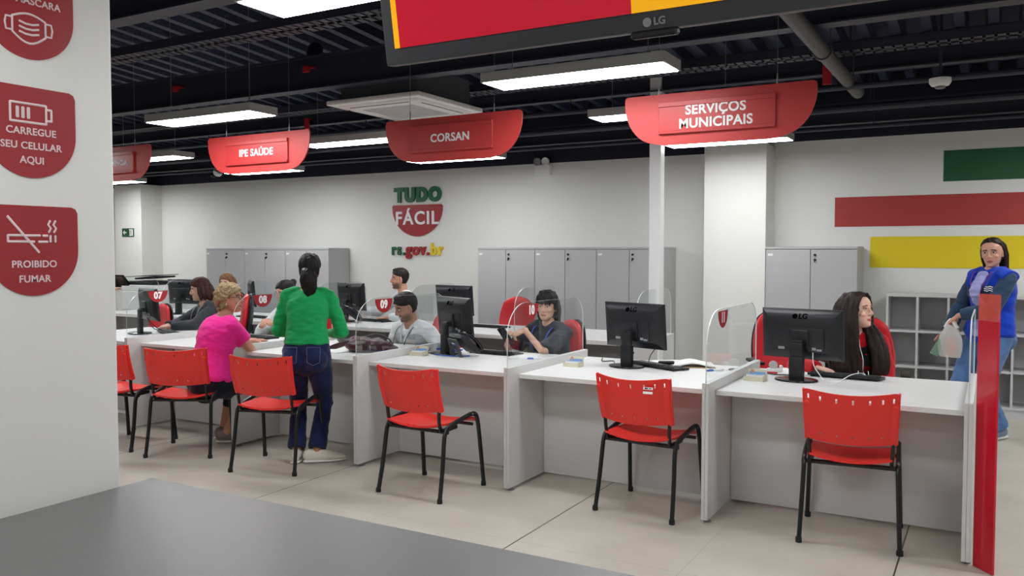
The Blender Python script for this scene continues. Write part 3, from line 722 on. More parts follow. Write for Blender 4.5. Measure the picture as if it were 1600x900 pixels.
# ------------------------------------------------------------------ red swivel chairs of the staff
def task_chair():
    t = thing('swivel_chair', '', 'chair', group='red padded swivel chairs of the staff')
    def outline(s):  # half width of the back by height fraction
        return 0.215 * (1 - 0.55 * max(0, s - 0.35) ** 2.2 * 1.9) * (1 - 0.35 * max(0, 0.2 - s) * 2)
    n = 22
    for nm, mt, off, th, sc_ in (('back_cushion', REDV, 0.0, 0.07, 1.0), ('back_shell', BLK, -0.05, 0.03, 0.98)):
        m = MB(); vs = []; fs = []; K = 20
        for j in range(n + 1):
            s = j / n; hw = outline(s) * sc_; e = 0.25 + 0.75 * min(1, min(s, 1 - s) * 9) ** 0.5
            z = 0.56 + 0.53 * s; yb = -0.235 - 0.05 * sin(pi * s) * 0.6 - 0.06 * s
            for k in range(K):
                a = 2 * pi * k / K
                cx, cy = cos(a), sin(a)
                sx = math.copysign(abs(cx) ** 0.6, cx); sy = math.copysign(abs(cy) ** 0.6, cy)
                x = hw * sx * (e if nm else 1)
                vs.append((x, yb + off + th / 2 * sy * e + 0.05 * (x / 0.22) ** 2, z))
        for j in range(n):
            for k in range(K): fs.append([j * K + k, j * K + (k + 1) % K, (j + 1) * K + (k + 1) % K, (j + 1) * K + k])
        fs.append(list(range(K))[::-1]); fs.append([n * K + k for k in range(K)])
        m.add(vs, fs); m.build(nm, mt, t)
    m = MB(); m.box(-0.24, 0.24, -0.22, 0.25, 0.375, 0.45, bev=0.03, seg=3); m.build('seat', REDV, t)
    m = MB(); m.box(-0.22, 0.22, -0.2, 0.23, 0.352, 0.378, bev=0.008); m.box(-0.03, 0.03, -0.35, -0.1, 0.355, 0.37); m.box(-0.03, 0.03, -0.36, -0.34, 0.355, 0.75); m.build('seat_shell', BLK, t)
    for s in (-1, 1):
        m = MB(); m.box(s * 0.28 - 0.03, s * 0.28 + 0.03, -0.12, 0.16, 0.705, 0.73, bev=0.01, seg=2)
        m.tube([(s * 0.2, 0.02, 0.36), (s * 0.28, 0.02, 0.37), (s * 0.29, 0.02, 0.45), (s * 0.28, 0.02, 0.71)], [(0.022, 0.012)] * 4, 8); m.build('armrest', BLK, t)
    m = MB(); m.lathe([(0.028, 0.1), (0.028, 0.28), (0.02, 0.285), (0.02, 0.355)], 14); m.build('gas_column', BLK, t)
    m = MB()
    for k in range(5):
        M = R(k * 2 * pi / 5 + 0.3); m.tube([(0.0, 0, 0.115), (0.15, 0, 0.1), (0.28, 0, 0.075)], [(0.03, 0.018), (0.024, 0.015), (0.016, 0.012)], 8, ref=(0, 1, 0), M=M)
    m.build('star_base', BLK, t)
    for k in range(5):
        M = R(k * 2 * pi / 5 + 0.3); m = MB(); m.lathe([(0.022, -0.02), (0.028, -0.016), (0.028, 0.016), (0.022, 0.02)], 14, M=M @ T(0.28, 0, 0.0285) @ R(pi / 2, 'X')); m.tube([(0.28, 0, 0.03), (0.28, 0, 0.08)], 0.008, 6, M=M); m.build('caster', BLK, t)
    return t
tc = task_chair()
TC = [((-1.33, 6.62), 212, 'empty red swivel chair behind divider 11'), ((-3.28, 6.25), 146, 'red swivel chair of the person holding a phone'), ((-4.80, 8.5), 205, 'empty red swivel chair at the rear right desk before the cabinets'),
      ((-0.78, 6.22), 185, 'red swivel chair of the woman with long dark hair'), ((-4.46, 6.34), 178, 'red swivel chair of the laughing man in a white vest'), ((-6.05, 6.3), 170, 'red swivel chair of the worker hidden behind the woman in green'),
      ((-7.25, 6.32), 140, 'red swivel chair of the worker in dark jacket'), ((-5.85, 8.3), 160, 'red swivel chair of the man reaching sideways'), ((-9.38, 8.22), 185, 'red swivel chair of the brown haired woman at the rear'), ((-8.55, 6.3), 170, 'empty red swivel chair behind divider 07')]
for i, ((x, y), a, lab) in enumerate(TC):
    o = tc if i == 0 else dup(tc, (0, 0, 0))
    o.scale = (1, 1, (1, .89, .93, 1, .9, .9, 1, .95, .9, .86)[i])
    o.location = (x, y, 0); o.rotation_euler = (0, 0, radians(a)); o['label'] = lab
# ------------------------------------------------------------------ computer monitors
DZ = 0.75
MONB = mat('monitor_plastic', (24, 26, 31), 0.38, spec=0.5)
def monitor():
    t = thing('computer_monitor', '', 'monitor', group='black computer monitors')
    TM = T(0, 0.085, 0.125) @ R(radians(5), 'X')
    W_, H_ = 0.255, 0.315
    m = MB()   # back housing: a broad bevel rising to a raised middle
    lv = [(W_, 0.0, H_, 0.035), (W_, 0.0, H_, 0.018), (W_ - 0.006, 0.006, H_ - 0.005, 0.012), (W_ - 0.05, 0.045, H_ - 0.05, -0.012), (W_ - 0.09, 0.05, H_ - 0.1, -0.016)]
    vs = []; fs = []
    for hw, z0, z1, y in lv: vs += [(-hw, y, z0), (hw, y, z0), (hw, y, z1), (-hw, y, z1)]
    for i in range(4):
        for k in range(4): fs.append([i * 4 + k, i * 4 + (k + 1) % 4, i * 4 + 4 + (k + 1) % 4, i * 4 + 4 + k])
    fs.append([16, 17, 18, 19]); fs.append([3, 2, 1, 0])
    m.add(vs, fs, 0, TM)
    m.box(-0.15, 0.15, -0.022, -0.01, 0.05, 0.2, bev=0.006, seg=2, M=TM)
    m.box(-0.055, 0.055, -0.032, -0.02, 0.08, 0.19, bev=0.004, M=TM)
    m.build('housing', MONB, t)
    m = MB(); m.box(-W_ + 0.012, W_ - 0.012, 0.035, 0.0365, 0.02, H_ - 0.012, M=TM); m.build('screen', mat('dark_screen', (20, 24, 34), 0.15), t)
    LF = TM @ T(0, -0.0072, 0.272) @ R(radians(-27), 'X') @ frame((0, 0, 0), (1, 0, 0), (0, 0, 1))
    m = MB(); m.lathe([(0.017, 0), (0.017, 0.0014)], 20, M=LF @ T(-0.034, 0, 0)); m.text('LG', 0.046, LF @ T(0.018, 0.0, 0), 0.0016, bold=0.0016); m.build('logo', mat('logo_black', (6, 6, 8), 0.08), t)
    m = MB(); m.box(-0.14, -0.1, -0.0228, -0.0218, 0.062, 0.078, M=TM); m.box(0.075, 0.1, -0.0228, -0.0218, 0.066, 0.082, M=TM); m.box(0.104, 0.135, -0.0228, -0.0218, 0.062, 0.074, M=TM); m.build('port_label', mat('port_label_grey', (150, 152, 155), 0.5), t)
    m = MB(); m.box(-0.045, 0.045, -0.014, 0.024, 0.012, 0.15, bev=0.008, seg=2); m.build('stand_column', BLK, t)
    m = MB(); m.box(-0.04, 0.04, -0.01, 0.018, 0.15, 0.235, bev=0.008, seg=2); m.box(-0.034, 0.034, 0.0, 0.07, 0.215, 0.25, bev=0.006); m.build('hinge', BLK, t)
    m = MB(); m.lathe([(0.128, 0.0), (0.132, 0.004), (0.13, 0.011), (0.09, 0.016), (0.05, 0.018)], 32, M=Matrix.Diagonal((1, 0.82, 1, 1))); m.build('base', BLKG, t)
    return t
mn = monitor()
MN = [((-1.05, 5.40), -10, 'black monitor on the end counter desk before the long haired woman'), ((-2.20, 5.46), -16, 'black monitor between dividers 10 and 11'), ((-3.73, 5.47), -26, 'black monitor turned sideways beside the black telephone'),
      ((-7.22, 5.33), -20, 'black monitor seen edge-on behind badge 07'), ((-4.98, 7.38), -8, 'black monitor on the rear desk right of the man reaching sideways'), ((-6.46, 7.45), -14, 'black monitor on the rear desk just right of the woman in green'),
      ((-8.02, 7.4), -38, 'black monitor on the rear desk between the woman in pink and badge 08'), ((-9.05, 7.25), 6, 'black monitor on the rear desk left of the dark jacket worker')]
for i, ((x, y), a, lab) in enumerate(MN):
    o = mn if i == 0 else dup(mn, (0, 0, 0))
    o.location = (x, y, DZ); o.rotation_euler = (0, 0, radians(a)); o['label'] = lab
# ------------------------------------------------------------------ keyboards
def keyboard():
    t = thing('keyboard', '', 'keyboard', group='black keyboards on the desks')
    m = MB(); M = R(radians(-4), 'X')
    m.box(-0.22, 0.22, -0.075, 0.075, 0.004, 0.02, bev=0.005, seg=2, M=M); m.build('body', BLK, t)
    m = MB()
    for r in range(5):
        for c in range(15):
            m.box(-0.208 + c * 0.0205, -0.19 + c * 0.0205, -0.062 + r * 0.021, -0.0435 + r * 0.021, 0.02, 0.0265, M=M)
        for c in range(4): m.box(0.122 + c * 0.0205, 0.14 + c * 0.0205, -0.062 + r * 0.021, -0.0435 + r * 0.021, 0.02, 0.0265, M=M)
    m.build('keys', DGREY, t)['kind'] = 'stuff'
    m = MB()
    for s in (-1, 1): m.box(s * 0.19 - 0.012, s * 0.19 + 0.012, -0.068, -0.06, 0.0, 0.01)
    m.build('foot', BLK, t)
    return t
kb = keyboard()
KB = [((-0.80, 5.68), -6, 'black keyboard under the monitor of the end desk with white cable across'), ((-2.0, 5.55), -26, 'black keyboard set slantwise between the monitor and papers'), ((-3.38, 5.66), -5, 'black keyboard beside the telephone in front of the seated person'),
      ((-7.0, 5.5), -26, 'black keyboard by the monitor behind badge 07'), ((-5.93, 5.62), -6, 'black keyboard near the clasped hands of the glasses wearing worker'), ((-4.83, 5.66), -34, 'black keyboard behind the maroon bag'),
      ((-4.62, 7.62), -4, 'black keyboard on the rear right desk'), ((-6.17, 7.62), -6, 'black keyboard under the reaching man’s arm on the rear desk'), ((-7.65, 7.33), -6, 'black keyboard on the rear desk above badge 08')]
for i, ((x, y), a, lab) in enumerate(KB):
    o = kb if i == 0 else dup(kb, (0, 0, 0))
    o.location = (x, y, DZ); o.rotation_euler = (0, 0, radians(a)); o['label'] = lab
# mice
def mouse():
    t = thing('computer_mouse', '', 'mouse', group='black computer mice')
    m = MB(); m.ell((0, 0, 0.012), (0.03, 0.055, 0.022)); m.build('shell', BLK, t)
    m = MB(); m.lathe([(0.006, -0.004), (0.006, 0.004)], 10, M=T(0, 0.028, 0.029) @ R(pi / 2, 'Y')); m.build('wheel', DGREY, t)
    return t
ms = mouse()
for i, (x, y, a, lab) in enumerate([(-2.32, 5.72, 20, 'black computer mouse behind the monitor between dividers 10 and 11'), (-5.68, 7.7, 0, 'black computer mouse on the rear desk beside the laughing man')]):
    o = ms if i == 0 else dup(ms, (0, 0, 0)); o.location = (x, y, DZ + 0.009); o.rotation_euler = (0, 0, radians(a)); o['label'] = lab
# ------------------------------------------------------------------ desk telephones
def telephone():
    t = thing('desk_telephone', '', 'telephone', group='black desk telephones')
    BM = T(0, 0.02, 0.03) @ R(radians(38), 'X')
    m = MB(); m.box(-0.1, 0.1, -0.02, 0.19, 0.0, 0.04, bev=0.012, seg=2, M=BM @ T(0, 0, 0)); m.build('body', BLK, t)
    m = MB(); hp = [(-0.075, -0.015, 0.05), (-0.075, 0.04, 0.07), (-0.075, 0.1, 0.075), (-0.075, 0.15, 0.07), (-0.075, 0.2, 0.05)]
    m.tube(smooth_path(hp, 4), [(0.028, 0.016)] * 4 + [(0.022, 0.013)] * 9 + [(0.028, 0.016)] * 4, 10, ref=(1, 0, 0), caps=(1, 1), M=BM); m.build('handset', BLKG, t)
    m = MB()
    for r in range(4):
        for c in range(3): m.box(-0.02 + c * 0.03, 0.0 + c * 0.03, 0.0 + r * 0.022, 0.014 + r * 0.022, 0.04, 0.045, M=BM)
    m.build('keypad', DGREY, t)['kind'] = 'stuff'
    m = MB(); m.box(-0.03, 0.085, 0.1, 0.165, 0.039, 0.042, M=BM); m.build('display', mat('phone_display', (60, 70, 72), 0.2), t)
    m = MB(); SM = T(0, 0.165, 0.135) @ R(radians(-18), 'X')     # the cut-out support plate behind
    SP = SM @ frame((0, 0.012, 0), (-1, 0, 0), (0, 0, 1))
    for s in (-1, 1):
        leg_ = [(0.012, -0.07), (0.026, -0.075), (0.04, -0.138), (0.082, -0.138), (0.074, -0.05), (0.066, 0.008), (0.012, 0.008), (0.012, -0.018), (0.04, -0.03), (0.042, -0.05), (0.012, -0.05)]
        if s < 0: leg_ = [(-p[0], p[1]) for p in leg_][::-1]
        m.prism(leg_[::-1], 0, 0.012, M=SP)
    m.prism([(-0.013, -0.072), (0.013, -0.072), (0.013, -0.048), (-0.013, -0.048)], 0, 0.012, M=SP); m.prism([(-0.013, -0.02), (0.013, -0.02), (0.013, 0.008), (-0.013, 0.008)], 0, 0.012, M=SP)
    m.build('support', DGREY, t)
    return t
tp = telephone(); tp.location = (-3.47, 5.48, DZ); tp.rotation_euler = (0, 0, radians(152)); tp['label'] = 'black desk telephone on its tilted support beside the sideways monitor'
o = dup(tp, (-6.2, 7.4, DZ), radians(120), 'black desk telephone on the rear desk by the reaching man’s hand')
# ------------------------------------------------------------------ little cream card boxes
def card_box():
    t = thing('card_box', '', 'card box', group='small cream card boxes with leaflets')
    m = MB(); m.box(-0.06, 0.06, -0.04, 0.04, 0, 0.003); m.box(-0.06, 0.06, -0.04, -0.037, 0, 0.028); m.box(-0.06, -0.057, -0.04, 0.04, 0, 0.034); m.box(0.057, 0.06, -0.04, 0.04, 0, 0.034); m.box(-0.06, 0.06, 0.037, 0.04, 0, 0.066); m.build('tray', CREAM, t)
    m = MB(); m.box(-0.05, 0.05, -0.03, 0.03, 0.003, 0.036, M=R(radians(-3), 'X')); m.build('slips', PAPER, t)
    m = MB(); m.box(-0.048, 0.0, -0.026, 0.0, 0.0385, 0.0392); m.box(0.006, 0.045, -0.024, -0.004, 0.0385, 0.0392); m.box(-0.05, 0.05, 0.0352, 0.037, 0.03, 0.05); m.build('blue_print', mat('pale_blue_print', (120, 160, 208), 0.6), t)
    m = MB(); m.lathe([(0.012, 0), (0.012, 0.001)], 14, M=frame((-0.03, 0.0362, 0.052), (1, 0, 0), (0, 0, 1))); m.build('orange_dot', mat('faded_orange_print', (206, 140, 112), 0.6), t)
    return t
cb = card_box()
for i, (x, y, a, lab) in enumerate([(-1.27, 5.28, -4, 'cream card box beside divider 11 on the end desk'), (-2.53, 5.3, -4, 'cream card box beside divider 10 in front of the monitor'), (-3.84, 5.28, 2, 'cream card box beside divider 09 by the sideways monitor')]):
    o = cb if i == 0 else dup(cb, (0, 0, 0)); o.location = (x, y, DZ); o.rotation_euler = (0, 0, radians(a)); o['label'] = lab
# ------------------------------------------------------------------ papers, pens, boxes
t = thing('open_notebook', 'open white notebook lying by divider 11', 'notebook', (-1.82, 5.72, DZ), radians(24))
def page(u, v, s):
    return Vector((s * u * 0.15, (v - 0.5) * 0.21, 0.012 + 0.03 * math.sin(pi * (1 - u) * 0.5) ** 2 * (1 - u * 0.3) * 0.8)), Vector((0, 0, 1))
for s in (-1, 1):
    m = MB(); shell(m, lambda u, v: page(u, v, s), 8, 2, 0.008 if s > 0 else 0.008); m.build('page_block', PAPER, t)
m = MB(); m.box(-0.155, 0.155, -0.108, 0.108, 0, 0.004); m.build('cover', mat('wood_card', (188, 160, 120), 0.6), t)
t = thing('desk_stapler', 'black stapler lying against the open white notebook', 'stapler', (-1.95, 5.58, DZ), radians(-35))
m = MB(); m.box(-0.09, 0.09, -0.018, 0.018, 0, 0.012, bev=0.004); m.build('base', BLK, t)
m = MB(); m.box(-0.085, 0.08, -0.015, 0.015, 0.02, 0.045, bev=0.008, M=R(radians(-6), 'Y')); m.build('arm', BLK, t)
for x, y, a, c, lab in ((-1.6, 5.56, 50, BLUEI, 'blue pen on the desk beside divider 11'), (-1.5, 5.7, 60, GREYM, 'silver pen on desk against divider 11'), (-2.93, 5.5, 20, BLUEI, 'blue pen on the desk beside divider 10')):
    t = thing('pen', lab, 'pen', (x, y, DZ + 0.006), radians(a), 'pens on the counter desks')
    m = MB(); m.tube([(-0.065, 0, 0), (0.05, 0, 0)], 0.005, 8); m.build('barrel', WHITE if c is BLUEI else c, t)
    m = MB(); m.tube([(-0.068, 0, 0), (-0.02, 0, 0)], 0.0058, 8); m.box(-0.06, -0.025, -0.001, 0.001, 0.005, 0.008); m.build('cap', c, t)
    m = MB(); m.tube([(0.05, 0, 0), (0.064, 0, 0)], [0.005, 0.001], 8); m.build('tip', GREYM, t)
t = thing('leaflet_holder', 'clear plastic leaflet holder with white and blue papers behind sideways monitor', 'leaflet holder', (-3.83, 5.68, DZ), radians(-10))
m = MB(); m.box(-0.1, 0.1, -0.005, 0.0, 0.01, 0.16, M=R(radians(-12), 'X')); m.build('paper_sheet', PAPER, t)
m = MB(); m.box(-0.095, 0.095, -0.007, -0.005, 0.02, 0.05, M=R(radians(-12), 'X')); m.box(-0.095, 0.095, -0.007, -0.005, 0.1, 0.105, M=R(radians(-12), 'X')); m.build('blue_band', BLUEI, t)
m = MB(); m.box(-0.02, 0.015, -0.0072, -0.005, 0.062, 0.09, M=R(radians(-12), 'X')); m.build('yellow_mark', YEL, t)
m = MB(); m.box(-0.11, 0.11, -0.05, 0.05, 0, 0.012, bev=0.003); m.build('base', BLUEI, t)
t = thing('tape_dispenser', 'small clear and white tape dispenser left of the end desk monitor', 'tape dispenser', (-1.25, 5.72, DZ), 0.3)
m = MB(); m.box(-0.05, 0.05, -0.022, 0.022, 0, 0.025, bev=0.006); m.box(0.03, 0.05, -0.02, 0.02, 0.02, 0.045, bev=0.004); m.build('body', WHITE, t)
m = MB(); m.lathe([(0.028, -0.01), (0.028, 0.01)], 20, M=T(-0.01, 0, 0.045) @ R(pi / 2, 'X')); m.build('roll', mat('tape_roll', (190, 192, 190), 0.3), t)
for i, (x, y, a, z, lab) in enumerate(((-1.12, 5.8, 0.2, 0, 'white paper sheets behind monitor of the end desk'), (-2.0, 5.78, 0.5, 0, 'loose white paper sheets next to the open notebook'), (-4.55, 5.2, -0.2, 0, 'white paper sheets lying under the maroon bag strap'), (-3.1, 5.62, 0.3, 0, 'white sheet in front of the person holding a phone'), (-6.9, 5.62, 0.1, 0, 'white sheets by the keyboard behind badge 07'))):
    m = MB(); m.box(-0.105, 0.105, -0.145, 0.145, 0, 0.003); m.box(-0.1, 0.11, -0.14, 0.15, 0.003, 0.005, M=R(0.1))
    o = m.build('paper_sheets', PAPER); o.location = (x, y, DZ + z); o.rotation_euler = (0, 0, a); tag(o, lab, 'paper', 'white papers on the counter desks', 'thing')
m = MB(); m.tube([(-0.07, 0, 0.008), (0.07, 0, 0.008)], 0.007, 8); o = m.build('red_marker', REDV); o.location = (-1.28, 5.62, DZ); tag(o, 'thin red marker pen behind the card box on end desk', 'marker', kind='thing')
# ------------------------------------------------------------------ maroon bag
def organic(m, name, mats, parent=None, vox=0.006, smooth=4, fac=0.5, disp=0.0, dfreq=12.0, dstretch=(1, 1, 1), paint=None):
    me = m.mesh(name + '_raw', mats)
    o = bpy.data.objects.new(name + '_raw', me); COL.objects.link(o)
    r = o.modifiers.new('r', 'REMESH'); r.mode = 'VOXEL'; r.voxel_size = vox; r.use_smooth_shade = True
    if smooth:
        s_ = o.modifiers.new('s', 'SMOOTH'); s_.iterations = smooth; s_.factor = fac
    dg = bpy.context.evaluated_depsgraph_get()
    out = bpy.data.meshes.new_from_object(o.evaluated_get(dg), depsgraph=dg)
    COL.objects.unlink(o); bpy.data.objects.remove(o); bpy.data.meshes.remove(me)
    out.name = name
    if disp:
        cs = [v.co.copy() for v in out.vertices]; ns = [v.normal.copy() for v in out.vertices]; buf = []
        for p, nn in zip(cs, ns):
            q = Vector((p.x * dfreq * dstretch[0], p.y * dfreq * dstretch[1], p.z * dfreq * dstretch[2]))
            buf.extend(p + nn * (disp * (noise.noise(q) + 0.5 * noise.noise(q * 2.1))))
        out.vertices.foreach_set('co', buf)
    out.polygons.foreach_set('use_smooth', [True] * len(out.polygons))
    if len(out.materials) == 0:
        for mm in (mats if isinstance(mats, (list, tuple)) else [mats]): out.materials.append(mm)
    if paint:
        ca = out.color_attributes.new('Col', 'FLOAT_COLOR', 'POINT')
        buf = []
        for v in out.vertices: buf += paint(v.co)
        ca.data.foreach_set('color', buf)
    out.update()
    o = bpy.data.objects.new(name, out); COL.objects.link(o)
    if parent: o.parent = parent
    return o
MAROON = mat('maroon_leather', (64, 18, 28), 0.42, bump=0.1, bscale=60)
t = thing('shoulder_bag', 'slouched maroon leather bag lying on the counter desk before the woman in green', 'bag', (-4.33, 5.27, DZ), radians(12))
m = MB()
m.ell((0, 0, 0.05), (0.21, 0.12, 0.062), nu=24, nv=14); m.ell((-0.08, 0.03, 0.065), (0.12, 0.09, 0.06)); m.ell((0.1, -0.02, 0.05), (0.12, 0.09, 0.055)); m.ell((0.19, 0.0, 0.03), (0.07, 0.08, 0.035))
organic(m, 'body', MAROON, t, 0.008, 3, 0.5, 0.012, 12.0)
m = MB(); m.tube(smooth_path([(-0.14, -0.05, 0.08), (-0.26, -0.06, 0.05), (-0.34, -0.1, 0.012), (-0.4, -0.05, 0.006), (-0.36, 0.08, 0.006), (-0.2, 0.09, 0.06)], 6), [(0.012, 0.004)] * 31, 8, ref=(0, 0, 1)); m.build('strap', MAROON, t)
m = MB(); m.tube(smooth_path([(-0.05, 0.05, 0.11), (0.03, 0.1, 0.13), (0.14, 0.08, 0.1), (0.2, 0.03, 0.06)], 5), 0.007, 8); m.build('handle', mat('dark_maroon', (44, 12, 20), 0.4), t)
m = MB(); m.tube([(0.08, -0.12, 0.03), (0.08, -0.125, 0.07)], 0.003, 6); m.lathe([(0.008, 0), (0.008, 0.003)], 10, M=T(0.08, -0.12, 0.075) @ R(pi / 2, 'X')); m.build('zip_pull', CHROME, t)
# ------------------------------------------------------------------ cables on the desks
def cable(pts, r, mt, label):
    m = MB(); m.tube(smooth_path(pts, 6), r, 6); return tag(m.build('cable', mt), label, 'cable', kind='thing')
cable([(-2.52, 5.78, 0.755), (-2.45, 5.62, 0.756), (-2.38, 5.66, 0.756), (-2.3, 5.5, 0.756), (-2.22, 5.52, 0.76), (-2.16, 5.5, 0.85)], 0.004, BLK, 'black cable looping left of the monitor between dividers 10 and 11')
cable([(-2.0, 5.54, 0.9), (-2.06, 5.56, 0.83), (-2.1, 5.62, 0.757), (-2.15, 5.75, 0.756)], 0.003, BLK, 'black cable hanging below the monitor near the open notebook')
cable([(-1.3, 5.62, 0.756), (-1.22, 5.55, 0.757), (-1.12, 5.56, 0.757), (-1.05, 5.5, 0.765)], 0.004, BLK, 'black cable behind the stand of end desk monitor')
cable([(-3.86, 5.46, 0.79), (-3.84, 5.4, 0.765), (-3.9, 5.36, 0.756), (-3.83, 5.42, 0.756)], 0.004, BLK, 'black cable hooked around the sideways monitor stand')
cable([(-3.75, 5.35, 0.756), (-3.6, 5.32, 0.756), (-3.45, 5.4, 0.756)], 0.004, BLUEI, 'blue cable on the desk in front of the sideways monitor')
cable([(-7.3, 5.7, 0.756), (-7.25, 5.52, 0.78), (-7.2, 5.4, 0.9), (-7.12, 5.45, 0.8), (-7.05, 5.55, 0.756)], 0.004, BLK, 'black cables curling behind the monitor by badge 07')
cable([(-0.96, 5.44, 0.925), (-0.95, 5.42, 0.85), (-0.9, 5.4, 0.78), (-0.865, 5.36, 0.7535), (-0.83, 5.36, 0.7535), (-0.8, 5.45, 0.758), (-0.76, 5.56, 0.782), (-0.72, 5.7, 0.782), (-0.7, 5.78, 0.762)], 0.0028, WHITE, 'white charging cable running from the end monitor over its keyboard')
# ------------------------------------------------------------------ photocopier at the far left
t = thing('photocopier', 'white photocopier with black lid beyond badge 07', 'photocopier', (-10.75, 8.15, 0))
m = MB(); m.box(-0.28, 0.12, -0.3, 0.3, 0.0, 0.98, bev=0.012); m.box(-0.28, 0.42, -0.3, 0.3, 0.98, 1.07, bev=0.01); m.box(0.3, 0.42, -0.28, 0.28, 0.0, 0.98, bev=0.008); m.box(-0.28, 0.42, -0.28, 0.28, 0.0, 0.12); m.build('body', WHITE, t)
m = MB()
for k in range(3): m.box(-0.26, 0.1, -0.306, -0.299, 0.14 + k * 0.2, 0.32 + k * 0.2, bev=0.003)
m.build('paper_drawer', mat('drawer_grey', (200, 202, 204), 0.5), t)
m = MB(); m.box(-0.26, 0.38, -0.27, 0.28, 1.07, 1.12, bev=0.01); m.box(-0.1, 0.36, -0.15, 0.2, 1.15, 1.175, bev=0.006, M=R(radians(-4), 'Y')); m.build('lid', BLK, t)
m = MB(); m.box(-0.3, 0.36, -0.2, 0.24, 1.19, 1.2, bev=0.003, M=R(radians(-3), 'Y')); m.build('feeder_tray', GREYM, t)
m = MB(); m.box(-0.17, 0.17, -0.02, 0.02, -0.11, 0.11, bev=0.006, M=T(-0.27, -0.33, 1.12) @ R(radians(40), 'X')); m.build('control_panel', BLKG, t)
# ------------------------------------------------------------------ people
SKIN = mat_attr('skin', 0.5)
EYEW = mat('eye_white', (198, 192, 186), 0.35); IRIS = mat('iris_brown', (38, 24, 18), 0.25)
V = Vector
SLICES = [(-0.118, 0.016, 0.066, 0.030), (-0.108, 0.034, 0.080, 0.006), (-0.09, 0.049, 0.084, -0.026), (-0.067, 0.058, 0.084, -0.054), (-0.045, 0.064, 0.084, -0.07), (-0.02, 0.069, 0.083, -0.085),
          (0.005, 0.073, 0.082, -0.096), (0.03, 0.0755, 0.088, -0.101), (0.055, 0.0735, 0.084, -0.099), (0.08, 0.064, 0.069, -0.086), (0.1, 0.046, 0.044, -0.06), (0.115, 0.02, 0.01, -0.028)]
def head_geo(m, M, male=False, grow=0.0, sl=None):
    K = 32; vs = []; fs = []
    S = sl or SLICES
    for z, hw, f, b in S:
        hw += grow; f += grow; b -= grow
        if male and z < -0.03: hw *= 1.08
        for k in range(K):
            a = 2 * pi * k / K
            c, s = cos(a), sin(a)
            e = 0.86 if s > 0 else 0.95
            x = hw * math.copysign(abs(c) ** e, c); y = (f if s > 0 else -b) * math.copysign(abs(s) ** e, s)
            if grow == 0 and s > 0 and -0.012 < z < 0.026:      # eye hollows
                d = math.exp(-((abs(x) - 0.032) / 0.016) ** 2); y -= 0.009 * d * (1 - abs(z - 0.006) / 0.03)
            vs.append((x, y, z * (1 + grow * 4)))
    n = len(S)
    for i in range(n - 1):
        for k in range(K): fs.append([i * K + k, i * K + (k + 1) % K, (i + 1) * K + (k + 1) % K, (i + 1) * K + k])
    fs.append(list(range(K))[::-1]); fs.append([(n - 1) * K + k for k in range(K)])
    m.add(vs, fs, 0, M)
    if grow: return
    m.tube([(0, 0.078, 0.022), (0, 0.093, -0.005), (0, 0.104, -0.026), (0, 0.092, -0.037)], [(0.008, 0.008), (0.009, 0.009), (0.0125, 0.011), (0.012, 0.007)], 10, caps=(1, 1), M=M)
    for s in (-1, 1):
        m.ell((s * 0.012, 0.09, -0.031), (0.0085, 0.01, 0.0075), M=M)
        m.ell((s * 0.034, 0.076, 0.022), (0.018, 0.009, 0.0055), M=M)
        m.ell((s * 0.04, 0.06, -0.028), (0.02, 0.02, 0.018), M=M)
        m.ell((0, 0, 0), (0.008, 0.017, 0.03), M=M @ T(s * 0.073, -0.008, -0.01) @ R(radians(-s * 18)) @ R(radians(-12), 'X'))
        m.ell((s * 0.076, -0.004, -0.034), (0.006, 0.009, 0.009), M=M)
    m.ell((0, 0.083, -0.0615), (0.021, 0.0105, 0.0055), M=M); m.ell((0, 0.081, -0.0725), (0.0185, 0.011, 0.006), M=M)
    m.ell((0, 0.072, -0.1), (0.02, 0.017, 0.014), M=M)

def ik(S, G, l1, l2, pole):
    d = G - S; L = min(d.length, (l1 + l2) * 0.999); u = d.normalized()
    a = (l1 * l1 - l2 * l2 + L * L) / (2 * L); h = math.sqrt(max(0, l1 * l1 - a * a))
    p = V(pole); p = p - u * p.dot(u); p.normalize()
    return S + u * a + p * h, S + u * L

